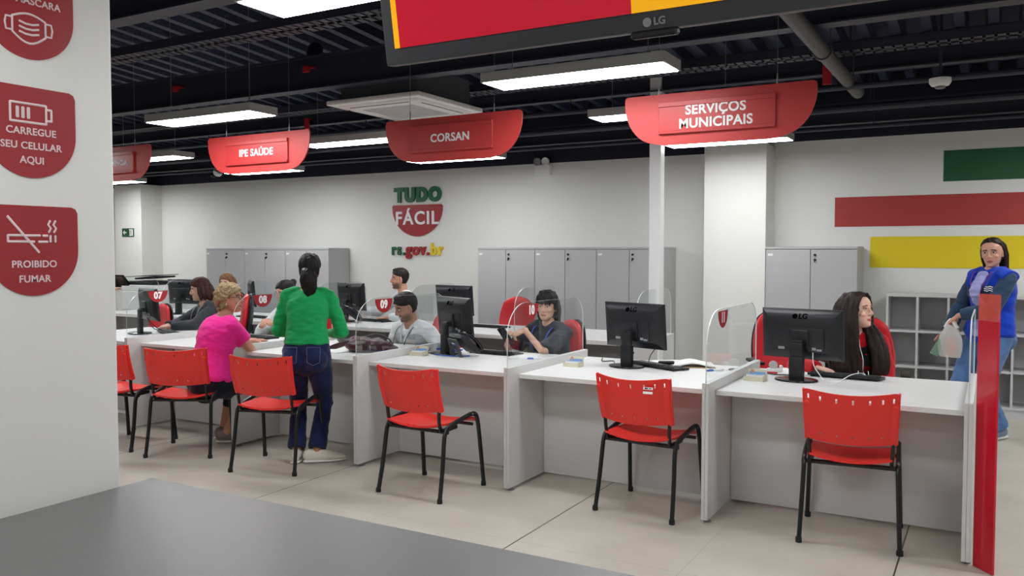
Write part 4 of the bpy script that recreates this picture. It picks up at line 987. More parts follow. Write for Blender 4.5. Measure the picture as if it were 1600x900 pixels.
def hand_geo(m, wrist, fdir, pnorm, side, k=1.0, curl=0.5, vmi=0):
    """wrist point, direction of the fingers, palm normal (the way the palm faces), side +1 = right hand"""
    f = V(fdir).normalized(); n = V(pnorm); n = (n - f * n.dot(f)).normalized(); t = f.cross(n) * side   # t runs towards the thumb
    F = lambda a, b, c: wrist + f * a * k + t * b * k + n * c * k
    m.tube([F(-0.01, 0, 0), F(0.03, 0.0, 0), F(0.065, 0.0, 0.002), F(0.088, -0.002, 0.004)], [(0.024 * k, 0.018 * k), (0.033 * k, 0.0155 * k), (0.039 * k, 0.0145 * k), (0.037 * k, 0.0115 * k)], 12, ref=t, caps=(1, 1))
    for b, L, r, e in ((0.027, 0.068, 0.0088, 0.0), (0.009, 0.077, 0.0092, 0.03), (-0.0095, 0.071, 0.0088, 0.06), (-0.0265, 0.055, 0.0078, 0.12)):
        pts = [F(0.075, b * 0.9, 0.003)]; ang = 0.12; p = F(0.088, b, 0.003); pts.append(p)
        for j, fr in enumerate((0.45, 0.3, 0.25)):
            ang += (curl + e) * (0.75, 1.0, 0.7)[j]
            dr = f * cos(ang) + n * sin(ang) + t * (b * 1.6 * (1 - curl * 0.7))
            p = p + dr.normalized() * L * fr * k; pts.append(p)
        m.tube(pts, [r * k, r * k * 1.02, r * k * 0.98, r * k * 0.9, r * k * 0.78], 8, caps=(1, 1))
    d1 = (f * 0.62 + t * 0.68 + n * (0.2 + 0.35 * curl)).normalized(); d2 = (f * 0.85 + t * 0.25 + n * (0.2 + 0.5 * curl)).normalized()
    a = F(0.018, 0.02, 0.004); b_ = a + d1 * 0.042 * k; c = b_ + d2 * 0.03 * k; e = c + d2 * 0.024 * k
    m.tube([a, b_, c, e], [0.0145 * k, 0.0115 * k, 0.0102 * k, 0.0085 * k], 8, caps=(1, 1))

def person(name, label, loc, yaw, h=1.62, male=False, P=None, lean=(0, 0), twist=0.0, head=(0, 0, 0), hands=None, legs=None, heavy=1.0,
           skin=(196, 146, 120), lip=(168, 92, 88), brow=(46, 32, 28), beard=None, top=None, pants=None, shoes=None, hair=None, extra=None, vox=0.0045, eyes=True):
    """P pelvis centre; lean (forward, right) radians; twist turns the shoulders left; head (left, up, roll); hands / legs as dicts of local targets"""
    t = thing(name, label, 'person', (loc[0], loc[1], 0), yaw)
    k = h / 1.65; kk = k * heavy
    P = V(P or (0, 0, 0.86 * k))
    up = V((sin(lean[1]), sin(lean[0]) * cos(lean[1]), cos(lean[0]) * cos(lean[1]))).normalized()
    Ls = 0.505 * k
    latP = V((1, 0, 0)); latS = (R(twist) @ V((1, 0, 0))); latS = (latS - up * latS.dot(up)).normalized()
    fS = up.cross(latS)
    Nk = P + up * Ls
    sp = lambda s: P + up * Ls * s + fS * (0.018 * sin(pi * min(1, max(0, s))) * -1) * k
    if male: prof = [(-0.13, .115, .09), (0, .165, .118), (.2, .155, .112), (.4, .147, .105), (.6, .158, .115), (.78, .172, .12), (.92, .155, .09), (1.0, .075, .062)]
    else: prof = [(-0.13, .115, .09), (0, .172, .12), (.2, .152, .108), (.4, .132, .096), (.6, .14, .106), (.78, .15, .108), (.92, .135, .082), (1.0, .068, .058)]
    prof = [(s, a * kk, b * kk) for s, a, b in prof]
    def pl(s):
        for i in range(len(prof) - 1):
            if prof[i][0] <= s <= prof[i + 1][0]:
                u = (s - prof[i][0]) / (prof[i + 1][0] - prof[i][0]); return [prof[i][j] * (1 - u) + prof[i + 1][j] * u for j in (1, 2)]
        return list(prof[-1][1:])
    def lat(s): return latP.lerp(latS, min(1, max(0, s)))
    shw = (0.188 if male else 0.162) * k
    HM = Matrix.Translation(Nk + up * 0.035 * k)
    # head frame
    hz = R(twist + head[0]) @ R(head[1], 'X') @ R(head[2], 'Y')
    upq = V((up.x * 0.5, up.y * 0.5, 1)).normalized()
    Hc = Nk + upq * 0.165 * k + (hz @ V((0, 1, 0))) * 0.022 * k
    HF = Matrix.Translation(Hc) @ hz @ Matrix.Scale(k * 1.0, 4)
    # limbs
    la, lf = (0.29 * k, 0.245 * k)
    arms = {}
    for s, nm in ((-1, 'L'), (1, 'R')):
        sh = Nk + latS * s * shw - up * 0.055 * k
        q = (hands or {}).get(nm) or dict(at=(s * 0.24, 0.06, P.z - 0.02), pole=(s * 0.3, -1, 0), f=(0, 0.15, -1), n=(-s, 0.2, 0), curl=0.35)
        sh = sh + V(q.get('sh', (0, 0, 0)))
        el, wr = ik(sh, V(q['at']), la, lf, q.get('pole', (s * 0.4, -1, -0.2)))
        arms[nm] = (sh, el, wr, q, s)
    lt, lc = 0.415 * k, 0.40 * k
    leg = {}
    for s, nm in ((-1, 'L'), (1, 'R')):
        hp = P + V((s * 0.088 * kk, 0, -0.035 * k))
        q = (legs or {}).get(nm) or dict(at=(s * 0.09, 0.0, 0.085), toe=s * -0.15)
        kn, an = ik(hp, V(q['at']), lt, lc, q.get('pole', (s * 0.1, 1, 0.1)))
        leg[nm] = (hp, kn, an, q, s)
    ra = (0.046, 0.040, 0.036, 0.037, 0.031, 0.0235) if male else (0.041, 0.036, 0.032, 0.033, 0.027, 0.0205)
    ra = [r * k * (0.4 + 0.6 * heavy) for r in ra]
    rl = [r * kk for r in (0.086, 0.078, 0.058, 0.052, 0.055, 0.034)]
    def arm_path(a):
        sh, el, wr = a[:3]
        return [sh, sh.lerp(el, .5), el.lerp(sh, .08), el.lerp(wr, .1), el.lerp(wr, .4), wr]
    def leg_path(l):
        hp, kn, an = l[:3]
        return [hp, hp.lerp(kn, .45), kn.lerp(hp, .08), kn.lerp(an, .12), kn.lerp(an, .35), an]
    # ---- body: one continuous surface
    m = MB()
    m.tube([sp(s) for s, a, b in prof], [(a * .97, b * .97) for s, a, b in prof], 24, ref=[lat(s) for s, a, b in prof], caps=(1, 1))
    m.tube([Nk - up * 0.06 * k, Nk, Hc - (hz @ V((0, 0.012, 0.03))) * k], [0.062 * k * (0.6 + .4 * heavy), (0.056 if male else 0.049) * k, (0.054 if male else 0.047) * k], 16)
    for nm, a in arms.items():
        m.tube([Nk - up * 0.03 * k, a[0]], [(0.05 * k), ra[0] * 1.05], 12, caps=(1, 1))
        m.tube(arm_path(a), [ra[0], ra[1], ra[2], ra[3], ra[4], (ra[5] * 1.25, ra[5])], 14, caps=(1, 1), ref=latS)
        q = a[3]; hand_geo(m, a[2], q.get('f', a[2] - a[1]), q.get('n', (-a[4], 0, 0)), a[4], 0.98 * k, q.get('curl', 0.5))
    for nm, l in leg.items():
        m.tube(leg_path(l), rl, 16, caps=(1, 1), ref=latP)
        an, q = l[2], l[3]; td = R(q.get('toe', 0)) @ V((0, 1, 0)); dn = V((0, 0, -1))
        m.tube([an - td * 0.035 + dn * 0.045, an + td * 0.02 + dn * 0.045, an + td * 0.1 + dn * 0.055, an + td * 0.15 + dn * 0.062], [(0.03, 0.03), (0.036, 0.036), (0.042, 0.024), (0.036, 0.016)], 12, ref=R(q.get('toe', 0)) @ V((1, 0, 0)), caps=(1, 1))
    if not male:
        for s in (-1, 1): m.ell(tuple(sp(.68) + latS * s * 0.066 * kk + fS * 0.082 * kk), (0.052 * kk,) * 3)
    if P.z > 0.7 * k:
        for s in (-1, 1): m.ell(tuple(P + latP * s * 0.075 * kk - V((0, 0.055 * kk, 0.04 * k))), (0.085 * kk, 0.075 * kk, 0.09 * kk))
    head_geo(m, HF, male)
    HI = HF.inverted()
    sk = lin(skin)[:3]; lp = lin(lip)[:3]; br = lin(brow)[:3]; bd = lin(beard)[:3] if beard else None
    def paint(p):
        c = sk
        d = p - Hc
        if d.length < 0.2 * k:
            q = HI @ p
            if bd and q.y > -0.02 and q.z > -0.125:
                jaw = -0.04 + 0.25 * max(0, abs(q.x) - 0.035)
                u = min(1, max(0, (jaw - q.z) / 0.03)) * min(1, (q.y + 0.02) / 0.05) * min(1, max(0, (0.125 + q.z) / 0.02)) * 0.8
                if abs(q.x) < 0.03 and -0.06 < q.z < -0.042 and q.y > 0.05: u = max(u, 0.7)
                c = tuple(c[i] * (1 - u) + bd[i] * u for i in range(3))
            if q.y > 0.02:
                if (q.x / 0.0235) ** 2 + ((q.z + 0.067) / 0.0105) ** 2 < 1: c = lp
                ax = abs(q.x)
                if 0.014 < ax < 0.052 and abs(q.z - (0.0265 - max(0, ax - 0.036) * 0.35)) < 0.0042: c = br
                if eyes and abs(q.z - 0.0085 - 0.002) < 0.0035 and 0.017 < ax < 0.047: c = tuple(x * 0.35 for x in sk)
        return (c[0], c[1], c[2], 1.0)
    organic(m, 'body', SKIN, t, vox, 3, 0.5, paint=paint)
    if eyes:
        for s in (-1, 1):
            m = MB(); m.ell((s * 0.0315, 0.0765, 0.0055), (0.0142, 0.0085, 0.0056 * eyes), 0, HF, 14, 10); m.ell((s * 0.0315, 0.0822, 0.0055), (0.0066, 0.0037, 0.0054 * eyes), 1, HF, 12, 8)
            m.build('eye', [EYEW, IRIS], t)
    # ---- clothes
    def torso(m, s0, s1, g, cap=(0, 0)):
        ss = [s0 + (s1 - s0) * i / 14 for i in range(15)]
        m.tube([sp(s) for s in ss], [tuple(x + g for x in pl(max(-0.13, s))) for s in ss], 28, ref=[lat(s) for s in ss], caps=cap)
    def sleeve(m, a, upto, g, r_end=1.0):
        """upto 1 = to the elbow, 2 = to the wrist"""
        sh, el, wr = a[:3]
        m.tube([Nk - up * 0.035 * k - latS * a[4] * -0.03, sh.lerp(Nk, .35), sh], [0.045 * k + g, ra[0] + g + .006, ra[0] + g], 14, caps=(1, 1))
        if upto <= 1: m.tube([sh, sh.lerp(el, upto * .5), sh.lerp(el, upto)], [ra[0] + g, ra[1] + g * 1.3, ra[1] + g * 1.5 * r_end], 16, caps=(1, 0))
        else:
            m.tube([sh, sh.lerp(el, .5), el.lerp(sh, .08), el.lerp(wr, .1), el.lerp(wr, .5), el.lerp(wr, upto - 1)], [ra[0] + g, ra[1] + g * 1.2, ra[2] + g * 1.3, ra[3] + g * 1.3, ra[4] + g * 1.2, ra[4] * .85 + g], 16, caps=(1, 0))
            m.ell(tuple(el), (ra[2] + g * 1.2,) * 3)
    def bust(m, g):
        if not male:
            for s in (-1, 1): m.ell(tuple(sp(.68) + latS * s * 0.064 * kk + fS * 0.078 * kk), (0.055 * kk + g,) * 3)
            m.ell(tuple(sp(.66) + fS * 0.07 * kk), (0.09 * kk, 0.06 * kk + g, 0.05 * kk))
    ctx = dict(t=t, Nk=Nk, up=up, latS=latS, fS=fS, sp=sp, pl=pl, k=k, kk=kk, arms=arms, leg=leg, HF=HF, Hc=Hc, torso=torso, sleeve=sleeve, ra=ra, rl=rl, P=P, lat=lat, bust=bust, hz=hz)
    if pants:
        m = MB(); g = pants.get('g', 0.007)
        torso(m, -0.13, pants.get('waist', 0.17), g, (1, 0))
        for nm, l in leg.items():
            hp, kn, an = l[:3]; u = pants.get('upto', 0.97)
            pe = kn.lerp(an, u)
            m.tube([hp, hp.lerp(kn, .45), kn.lerp(hp, .08), kn.lerp(an, .12), kn.lerp(an, .4), pe], [rl[0] + g, rl[1] + g, rl[2] + g, rl[3] + g, rl[4] + g, pants.get('hem', rl[5] + .02)], 18, caps=(1, 0), ref=latP)
            m.ell(tuple(kn), (rl[2] + g,) * 3)
        if P.z > 0.7 * k:
            for s in (-1, 1): m.ell(tuple(P + latP * s * 0.075 * kk - V((0, 0.055 * kk, 0.04 * k))), (0.085 * kk + g, 0.078 * kk + g, 0.09 * kk + g))
        organic(m, pants.get('name', 'trousers'), pants['mat'], t, 0.007, 14, 0.5, pants.get('fold', 0.006), 11.0, (1, 1, 1.6))
    if top:
        m = MB(); g = top.get('g', 0.012)
        torso(m, top.get('hem', -0.03), 0.985, g); bust(m, g)
        for nm, a in arms.items(): sleeve(m, a, top.get('sleeve', 1.95), top.get('gs', g))
        organic(m, top['name'], top['mat'], t, 0.006, 7, 0.5, top.get('fold', 0.007), 9.0, (1, 1, 2.2))
    if shoes:
        for nm, l in leg.items():
            an, q = l[2], l[3]; td = R(q.get('toe', 0)) @ V((0, 1, 0)); sd = R(q.get('toe', 0)) @ V((1, 0, 0))
            b = V((an.x, an.y, 0)); zz = an.z - 0.085
            m = MB(); m.tube([b - td * 0.062 + V((0, 0, .055 + zz)), b - td * 0.03 + V((0, 0, .056 + zz)), b + td * 0.06 + V((0, 0, .05 + zz)), b + td * 0.13 + V((0, 0, .036 + zz)), b + td * 0.185 + V((0, 0, .03 + zz))],
                              [(0.032, 0.045), (0.04, 0.048), (0.047, 0.042), (0.05, 0.028), (0.036, 0.018)], 16, ref=sd, caps=(1, 1))
            o_ = organic(m, 'shoe', shoes['mat'], t, 0.006, 2)
            m = MB(); m.tube([b - td * 0.075 + V((0, 0, .012 + zz)), b - td * 0.03 + V((0, 0, .012 + zz)), b + td * 0.08 + V((0, 0, .011 + zz)), b + td * 0.15 + V((0, 0, .01 + zz)), b + td * 0.2 + V((0, 0, .012 + zz))], [(0.038, 0.012), (0.045, 0.012), (0.052, 0.011), (0.053, 0.01), (0.034, 0.01)], 16, ref=sd, caps=(1, 1))
            m.build('sole', shoes['sole'], o_)
    if hair: hair(ctx)
    if extra: extra(ctx)
    return t, ctx

# ---- hair
def cap_geo(m, HF, grow=0.011, line=0.058, back=-0.095, side=0.02, part=0.0):
    """skull cap whose front is tucked inside the head below the hairline"""
    K = 40; S = SLICES; vs = []; fs = []; zs = [-0.1 + 0.215 * (i / 26) ** 0.9 for i in range(27)]
    def at(z):
        z = min(max(z, S[0][0]), S[-1][0])
        for i in range(len(S) - 1):
            if S[i][0] <= z <= S[i + 1][0]:
                u = (z - S[i][0]) / (S[i + 1][0] - S[i][0]); return [S[i][j] * (1 - u) + S[i + 1][j] * u for j in (1, 2, 3)]
    for z in zs:
        hw, f, b = at(min(z, 0.115)); 
        for q in range(K):
            a = 2 * pi * q / K; c, s = cos(a), sin(a)
            g = grow
            lim = line - 0.032 * abs(c) ** 2 if s > 0.35 else (side + (line - 0.028 - side) * max(0, (s + 0.1) / 0.45) if s > -0.1 else back)
            if z < lim - 0.006: g = -0.02
            elif z < lim + 0.004: g = 0.0
            zz = z + grow * min(1, max(0, (z - 0.05) / 0.05))
            x = (hw + g) * math.copysign(abs(c) ** .9, c); y = ((f + g) if s > 0 else -(b - g)) * math.copysign(abs(s) ** .9, s)
            vs.append((x, y, zz))
    n = len(zs)
    for i in range(n - 1):
        for q in range(K): fs.append([i * K + q, i * K + (q + 1) % K, (i + 1) * K + (q + 1) % K, (i + 1) * K + q])
    fs.append(list(range(K))[::-1]); fs.append([(n - 1) * K + q for q in range(K)])
    m.add(vs, fs, 0, HF)
def lock(m, HF, pts, rad):
    m.tube(smooth_path([HF @ V(p) for p in pts], 4), [rad[min(len(rad) - 1, int(i * len(rad) / (4 * (len(pts) - 1) + 1)))] for i in range(4 * (len(pts) - 1) + 1)], 10, caps=(1, 1))
def blend_lock(m, pts, r0, r1, r2, flat=1.0, ref=None, n=10):
    P = smooth_path(pts, 5); L = len(P)
    rad = []
    for i in range(L):
        u = i / (L - 1); r = (r0 * (1 - 2 * u) + r1 * 2 * u) if u < .5 else (r1 * (2 - 2 * u) + r2 * (2 * u - 1)); rad.append((r, r * flat))
    m.tube(P, rad, n, caps=(1, 1), ref=ref)
HB = mat_hair('black_hair', (24, 20, 20)); HDB = mat_hair('dark_brown_hair', (40, 28, 24)); HBR = mat_hair('brown_hair', (104, 72, 50)); HBL = mat_hair('grey_blond_hair', (142, 122, 90)); HSH = mat_hair('short_dark_hair', (34, 27, 25)); HWV = mat_hair('auburn_dark_hair', (58, 32, 28))

# ---- fabrics
def cloth(n, c, rough=0.85, var=0.05): return mat(n, c, rough, bump=0.12, bscale=220, var=var, vscale=(14, 14, 14), spec=0.25, sheen=0.15)
C_GREEN = cloth('green_knit', (22, 160, 88)); C_DENIM = cloth('dark_denim', (22, 33, 74), var=0.25); C_PINK = cloth('hot_pink_jersey', (238, 40, 148)); C_NAVY = cloth('navy_leggings', (18, 20, 36))
C_GREY = cloth('charcoal_jacket', (58, 60, 66)); C_WHITE = cloth('white_cotton', (226, 228, 230), var=0.02); C_VEST = cloth('pale_grey_vest', (172, 176, 178), var=0.02); C_TEE = cloth('slate_tee', (52, 56, 64)); C_REDJ = cloth('red_jacket', (190, 18, 30)); C_BLKJ = cloth('black_jacket', (20, 18, 20))
C_BLUE = cloth('royal_blue_vest', (16, 62, 186)); C_LILAC = cloth('lilac_shirt', (166, 168, 220)); C_TEAL = cloth('slate_blue_denim_jacket', (44, 66, 92)); C_JEAN = cloth('washed_jeans', (88, 122, 170), var=0.15); C_BLACK = cloth('black_trousers', (24, 24, 28))
SHW = mat('cream_canvas', (226, 220, 204), 0.7); SHO = mat('white_rubber', (232, 230, 226), 0.6); SHG = mat('taupe_shoe', (132, 116, 108), 0.6); SHB = mat('black_shoe', (28, 27, 28), 0.5)
SIT = lambda ky=0.45, z=0.5: None
def sit_legs(y=0.42, dz=0.085, w=0.12): return {'L': dict(at=(-w, y, dz), toe=0.1, pole=(-0.15, 1, 0.8)), 'R': dict(at=(w, y, dz), toe=-0.1, pole=(0.15, 1, 0.8))}

# ---- 1 woman in green, standing with her back to the viewer
def hair_pony(c):
    m = MB(); HF = c['HF']; cap_geo(m, HF, 0.013, 0.06, -0.085, 0.0)
    pts = [HF @ V(p) for p in ((0.0, -0.09, -0.02), (0.012, -0.13, -0.045), (0.03, -0.135, -0.1), (0.028, -0.12, -0.17), (0.02, -0.115, -0.225))]
    blend_lock(m, pts, 0.036, 0.05, 0.016); 
    for dx, r in ((-0.02, 0.022), (0.045, 0.02)):
        blend_lock(m, [HF @ V(p) for p in ((dx, -0.11, -0.03), (dx * 1.4 + .01, -0.145, -0.09), (dx + .02, -0.125, -0.17), (dx * .5 + .02, -0.118, -0.21))], r, r * 1.1, 0.008)
    organic(m, 'hair', HB, c['t'], 0.005, 2, 0.5, 0.006, 40.0, (1, 1, .35))
    m = MB(); m.tube([HF @ V((-0.012, -0.1, -0.03)), HF @ V((0.008, -0.122, -0.036))], 0.04, 14); m.build('hair_tie', BLK, c['t'])
def x_green(c):
    t = c['t']; P = c['P']
    m = MB()      # hip pockets and belt loops on the jeans
    for s in (-1, 1):
        F = frame(tuple(P + V((s * 0.085, -0.152 * c['kk'], 0.0))), (1, 0, 0), (0, 0.1, 1))
        for a, b in (((-.05, .06), (.05, .06)), ((-.05, .06), (-.045, -.05)), ((.05, .06), (.045, -.05)), ((-.045, -.05), (0, -.07)), ((0, -.07), (.045, -.05))):
            m.tube([F @ V((a[0], a[1], 0)), F @ V((b[0], b[1], 0))], 0.0016, 6)
    m.build('pocket_seam', mat('light_thread', (96, 108, 150), 0.8), t)
person('person', 'woman in green sweater and dark jeans standing with her back turned at the counter', (-4.38, 4.62), radians(30), h=1.53, P=(0.0, 0.02, 0.80), lean=(0.10, 0.02), twist=radians(2), head=(radians(0), radians(-4), radians(3)), heavy=1.08,
       hands={'L': dict(at=(-0.10, 0.27, 0.94), pole=(-0.75, -0.6, -0.7), f=(0.9, 0.6, -0.2), n=(0.2, -.6, -.6), curl=.5), 'R': dict(at=(0.12, 0.27, 0.92), pole=(0.75, -0.6, -0.7), f=(-0.8, .7, -0.2), n=(-0.2, -.6, -.6), curl=.5)},
       legs={'L': dict(at=(-0.075, 0.0, 0.085), toe=radians(2)), 'R': dict(at=(0.075, -0.02, 0.085), toe=radians(-72))},
       skin=(176, 124, 98), hair=hair_pony, extra=x_green, top=dict(name='sweater', mat=C_GREEN, hem=0.16, sleeve=1.9, g=0.014, gs=0.016, fold=0.012),
       pants=dict(name='jeans', mat=C_DENIM, g=0.008, waist=0.26, hem=0.068, fold=0.006), shoes=dict(mat=SHW, sole=SHO), eyes=False)

# ---- 2 woman in pink, seated with her back to the viewer
def hair_curly(c):
    m = MB(); HF = c['HF']; cap_geo(m, HF, 0.016, 0.058, -0.1, -0.005)
    rr = random.Random(3)
    for i in range(150):
        a = rr.uniform(0, 2 * pi); z = rr.uniform(-0.085, 0.125)
        s = sin(a)
        if s > 0.15 and z < 0.055: continue
        w_ = 0.085 * math.sqrt(max(0.05, 1 - (z / 0.135) ** 2)); d = 0.108 * math.sqrt(max(0.05, 1 - (z / 0.135) ** 2))
        p = V((w_ * cos(a), d * s - 0.012, z))
        r = rr.uniform(0.013, 0.021)
        m.ell(tuple(p), (r, r, r * .85), M=HF, nu=8, nv=6)
    organic(m, 'hair', HBL, c['t'], 0.0045, 1, 0.5, 0.005, 70.0)
def glasses(c, mt, r=0.024):
    m = MB(); HF = c['HF']
    for s in (-1, 1):
        ring = [V((s * 0.033 + r * 1.12 * cos(radians(a)), 0.104 - abs(s * 0.033 + r * cos(radians(a))) * 0.12, 0.004 + r * .85 * sin(radians(a)))) for a in range(0, 361, 24)]
        m.tube([HF @ p for p in ring], 0.0022, 6)
        m.tube([HF @ V((s * 0.06, 0.097, 0.008)), HF @ V((s * 0.082, 0.06, 0.01)), HF @ V((s * 0.084, -0.01, 0.008)), HF @ V((s * 0.082, -0.025, -0.01))], 0.0022, 6)
    m.tube([HF @ V((-0.008, 0.103, 0.008)), HF @ V((0.008, 0.103, 0.008))], 0.0022, 6)
    m.build('glasses', mt, c['t'])
def x_pink(c):
    glasses(c, DGREY)
    HF = c['HF']
    for s in (-1, 1):
        m = MB(); m.ell((s * 0.083, -0.006, -0.046), (0.007, 0.007, 0.007), M=HF); m.build('earring', WHITE, c['t'])
    m = MB(); sp = c['sp']; L = c['latS']; f = c['fS']
    m.tube(smooth_path([sp(.95) + L * 0.09 + f * .0, sp(.8) + L * 0.03 - f * .135, sp(.4) - L * 0.13 - f * .105, sp(.1) - L * 0.2 - f * .03, sp(.02) - L * 0.19 + f * .08], 5)[10:], [(0.011, 0.003)] * 11, 8, ref=tuple(L)); m.build('bag_strap', C_BLACK, c['t'])
person('person', 'woman in hot pink shirt with curly blond hair sitting with her back turned', (-5.37, 4.58), radians(-6), h=1.60, P=(0, 0, 0.545), lean=(0.28, 0.05), twist=radians(-10), head=(radians(-44), radians(4), 0), heavy=1.3,
       hands={'L': dict(at=(-0.08, 0.50, 0.80), pole=(-1, -0.2, -0.6), f=(0.6, 1, 0), n=(0, 0, -1), curl=.4), 'R': dict(at=(-0.04, 0.36, 0.81), pole=(1, 0.0, -0.7), f=(-1, .5, 0.1), n=(0, 0, -1), curl=.4)},
       legs={'L': dict(at=(-0.2, 0.28, 0.085), toe=0.1, pole=(-.1, 1, .6)), 'R': dict(at=(-0.03, 0.19, 0.085), toe=-0.75, pole=(.1, 1, .6))},
       skin=(204, 148, 124), hair=hair_curly, extra=x_pink, top=dict(name='shirt', mat=C_PINK, hem=-0.02, sleeve=0.56, g=0.014, gs=0.018, fold=0.006),
       pants=dict(name='leggings', mat=C_NAVY, g=0.006, waist=0.2, upto=0.62, hem=0.058, fold=0.004), shoes=dict(mat=SHG, sole=SHO))

# ---- 3 worker in the dark jacket behind badge 07
def hair_bob(mt, length=-0.16, line=0.06, grow=0.018):
    def f(c):
        m = MB(); HF = c['HF']; cap_geo(m, HF, grow, line, -0.1, -0.02)
        for s in (-1, 1):
            for y, r in ((0.01, 0.02), (-0.03, 0.028), (-0.07, 0.032)):
                blend_lock(m, [HF @ V(p) for p in ((s * 0.06, y, 0.07), (s * 0.085, y, 0.0), (s * 0.083, y - .005, -0.07), (s * 0.07, y - .01, length))], r * .7, r, r * .5)
        blend_lock(m, [HF @ V(p) for p in ((0, -0.09, 0.05), (0, -0.105, -0.03), (0, -0.095, -0.1), (0, -0.085, length))], .03, .05, .03)
        organic(m, 'hair', mt, c['t'], 0.005, 2, 0.5, 0.005, 40.0, (1, 1, .3))
    return f
def badge_lanyard(c, mt=None, low=.38, card=True, gap=0.045, out=0.048):
    m = MB(); sp = c['sp']; L = c['latS']; f = c['fS']; pl = c['pl']; k = c['k']; mt = mt or DGREY
    yb = lambda s: f * (pl(s)[1] + out * k + (0.045 * k if card is not None and s < .85 and s > .5 else 0))
    for s in (-1, 1): m.tube(smooth_path([c['Nk'] + L * s * 0.075 * k - f * 0.03 + c['up'] * 0.0, sp(.97) + L * s * 0.085 * k + f * 0.095 * k + c['up'] * 0.015, sp(.8) + L * s * 0.065 * k + yb(.8), sp(.6) + L * s * 0.03 + yb(.6), sp(low) + L * s * 0.004 + yb(.6)], 4), [(0.006, 0.002)] * 17, 6, ref=tuple(L))
    m.build('lanyard', mt, c['t'])
    if card:
        F = frame(tuple(sp(low - .11) + yb(.6) + f * .004), tuple(L), tuple(c['up'])); m = MB(); m.box(-0.035, 0.035, -0.05, 0.05, 0, 0.003, bev=0.001, M=F); m.box(-0.025, 0.025, -0.035, 0.0, 0.003, 0.0036, 1, M=F); m.build('name_card', [PAPER, BLUEI], c['t'])
person('person', 'worker with short brown hair in charcoal jacket leaning on the desk behind badge 07', (-7.12, 6.28), radians(166), h=1.60, P=(0, 0, 0.545), lean=(0.38, 0.10), twist=radians(-5), head=(radians(-24), radians(-8), 0), heavy=1.08,
       hands={'L': dict(at=(-0.02, 0.60, 0.785), pole=(-1, -0.3, -0.5), f=(0.9, 0.5, 0), n=(0, 0, -1), curl=.55), 'R': dict(at=(0.12, 0.56, 0.79), pole=(1, -0.3, -0.5), f=(-0.6, 0.8, 0), n=(0, 0, -1), curl=.4)}, legs=sit_legs(),
       skin=(214, 164, 142), hair=hair_bob(HWV, -0.11), extra=lambda c: badge_lanyard(c, GREYM, .42), top=dict(name='jacket', mat=C_GREY, hem=-0.02, sleeve=1.93, g=0.018, gs=0.02), pants=dict(mat=C_BLACK), shoes=dict(mat=SHB, sole=SHB))
# ---- 4 brown haired woman at the rear
def hair_long(mt, length=-0.33, line=0.06, grow=0.014, fwd=True, part=0.0):
    def f(c):
        m = MB(); HF = c['HF']; cap_geo(m, HF, grow, line, -0.1, 0.0)
        for s in (-1, 1):
            for y, r, e in ((0.035, 0.02, 0.02), (0.0, 0.028, 0.0), (-0.045, 0.034, -0.02)):
                blend_lock(m, [HF @ V(p) for p in ((s * 0.04, y + .02, 0.1), (s * 0.078, y, 0.03), (s * 0.086, y - .008, -0.06), (s * 0.09, y + (0.03 if fwd else -.03) + e, length * .6), (s * 0.085, y + (0.06 if fwd else -.05) + e, length))], r * .7, r, r * .55)
        for x in (-0.05, 0, 0.05):
            blend_lock(m, [HF @ V(p) for p in ((x * .6, -0.07, 0.08), (x, -0.105, 0.0), (x * 1.2, -0.11, -0.1), (x * 1.3, -0.12, length * .7), (x * 1.3, -0.12, length))], .03, .045, .022)
        organic(m, 'hair', mt, c['t'], 0.005, 2, 0.5, 0.005, 45.0, (1, 1, .25))
    return f
person('person', 'woman with long light brown hair seated at the rear behind the woman in pink', (-9.12, 8.2), radians(178), h=1.56, P=(0, 0, 0.505), lean=(0.15, 0), head=(radians(18), radians(-10), 0), legs=sit_legs(),
       hands={'L': dict(at=(-0.15, 0.46, 0.79), f=(0.3, 1, 0), n=(0, 0, -1), pole=(-1, -.4, -.5)), 'R': dict(at=(0.15, 0.46, 0.79), f=(-0.3, 1, 0), n=(0, 0, -1), pole=(1, -.4, -.5))},
       skin=(222, 176, 152), hair=hair_long(HBR, -0.22), top=dict(name='blouse', mat=C_WHITE, sleeve=1.93), pants=dict(mat=C_BLACK), shoes=dict(mat=SHB, sole=SHB), vox=0.005)
# ---- 5 worker with glasses and clasped hands behind badge 08
def hair_bun(c):
    m = MB(); HF = c['HF']; cap_geo(m, HF, 0.011, 0.056, -0.09, 0.0); m.ell((0.0, -0.1, 0.085), (0.038, 0.036, 0.034), M=HF); organic(m, 'hair', HB, c['t'], 0.005, 2, 0.5, 0.005, 45.0, (1, 1, .4))
person('person', 'worker in white blouse with glasses and dark bun clasping hands beside the woman in green', (-5.98, 6.22), radians(176), h=1.58, P=(0, 0, 0.535), lean=(0.28, -0.02), head=(radians(-14), radians(-10), 0), legs=sit_legs(),
       hands={'L': dict(at=(-0.07, 0.40, 0.865), f=(0.7, 0.5, 0.25), n=(0.6, -.5, -.5), pole=(-1, -.3, -.8), curl=.7), 'R': dict(at=(0.06, 0.42, 0.84), f=(-0.6, 0.6, 0.3), n=(-0.6, -.5, -.4), pole=(1, -.3, -.8), curl=.7)},
       skin=(206, 156, 132), hair=hair_bun, extra=lambda c: glasses(c, CHROME, .026), top=dict(name='blouse', mat=C_WHITE, sleeve=1.9, gs=0.02), pants=dict(mat=C_BLACK), shoes=dict(mat=SHB, sole=SHB))
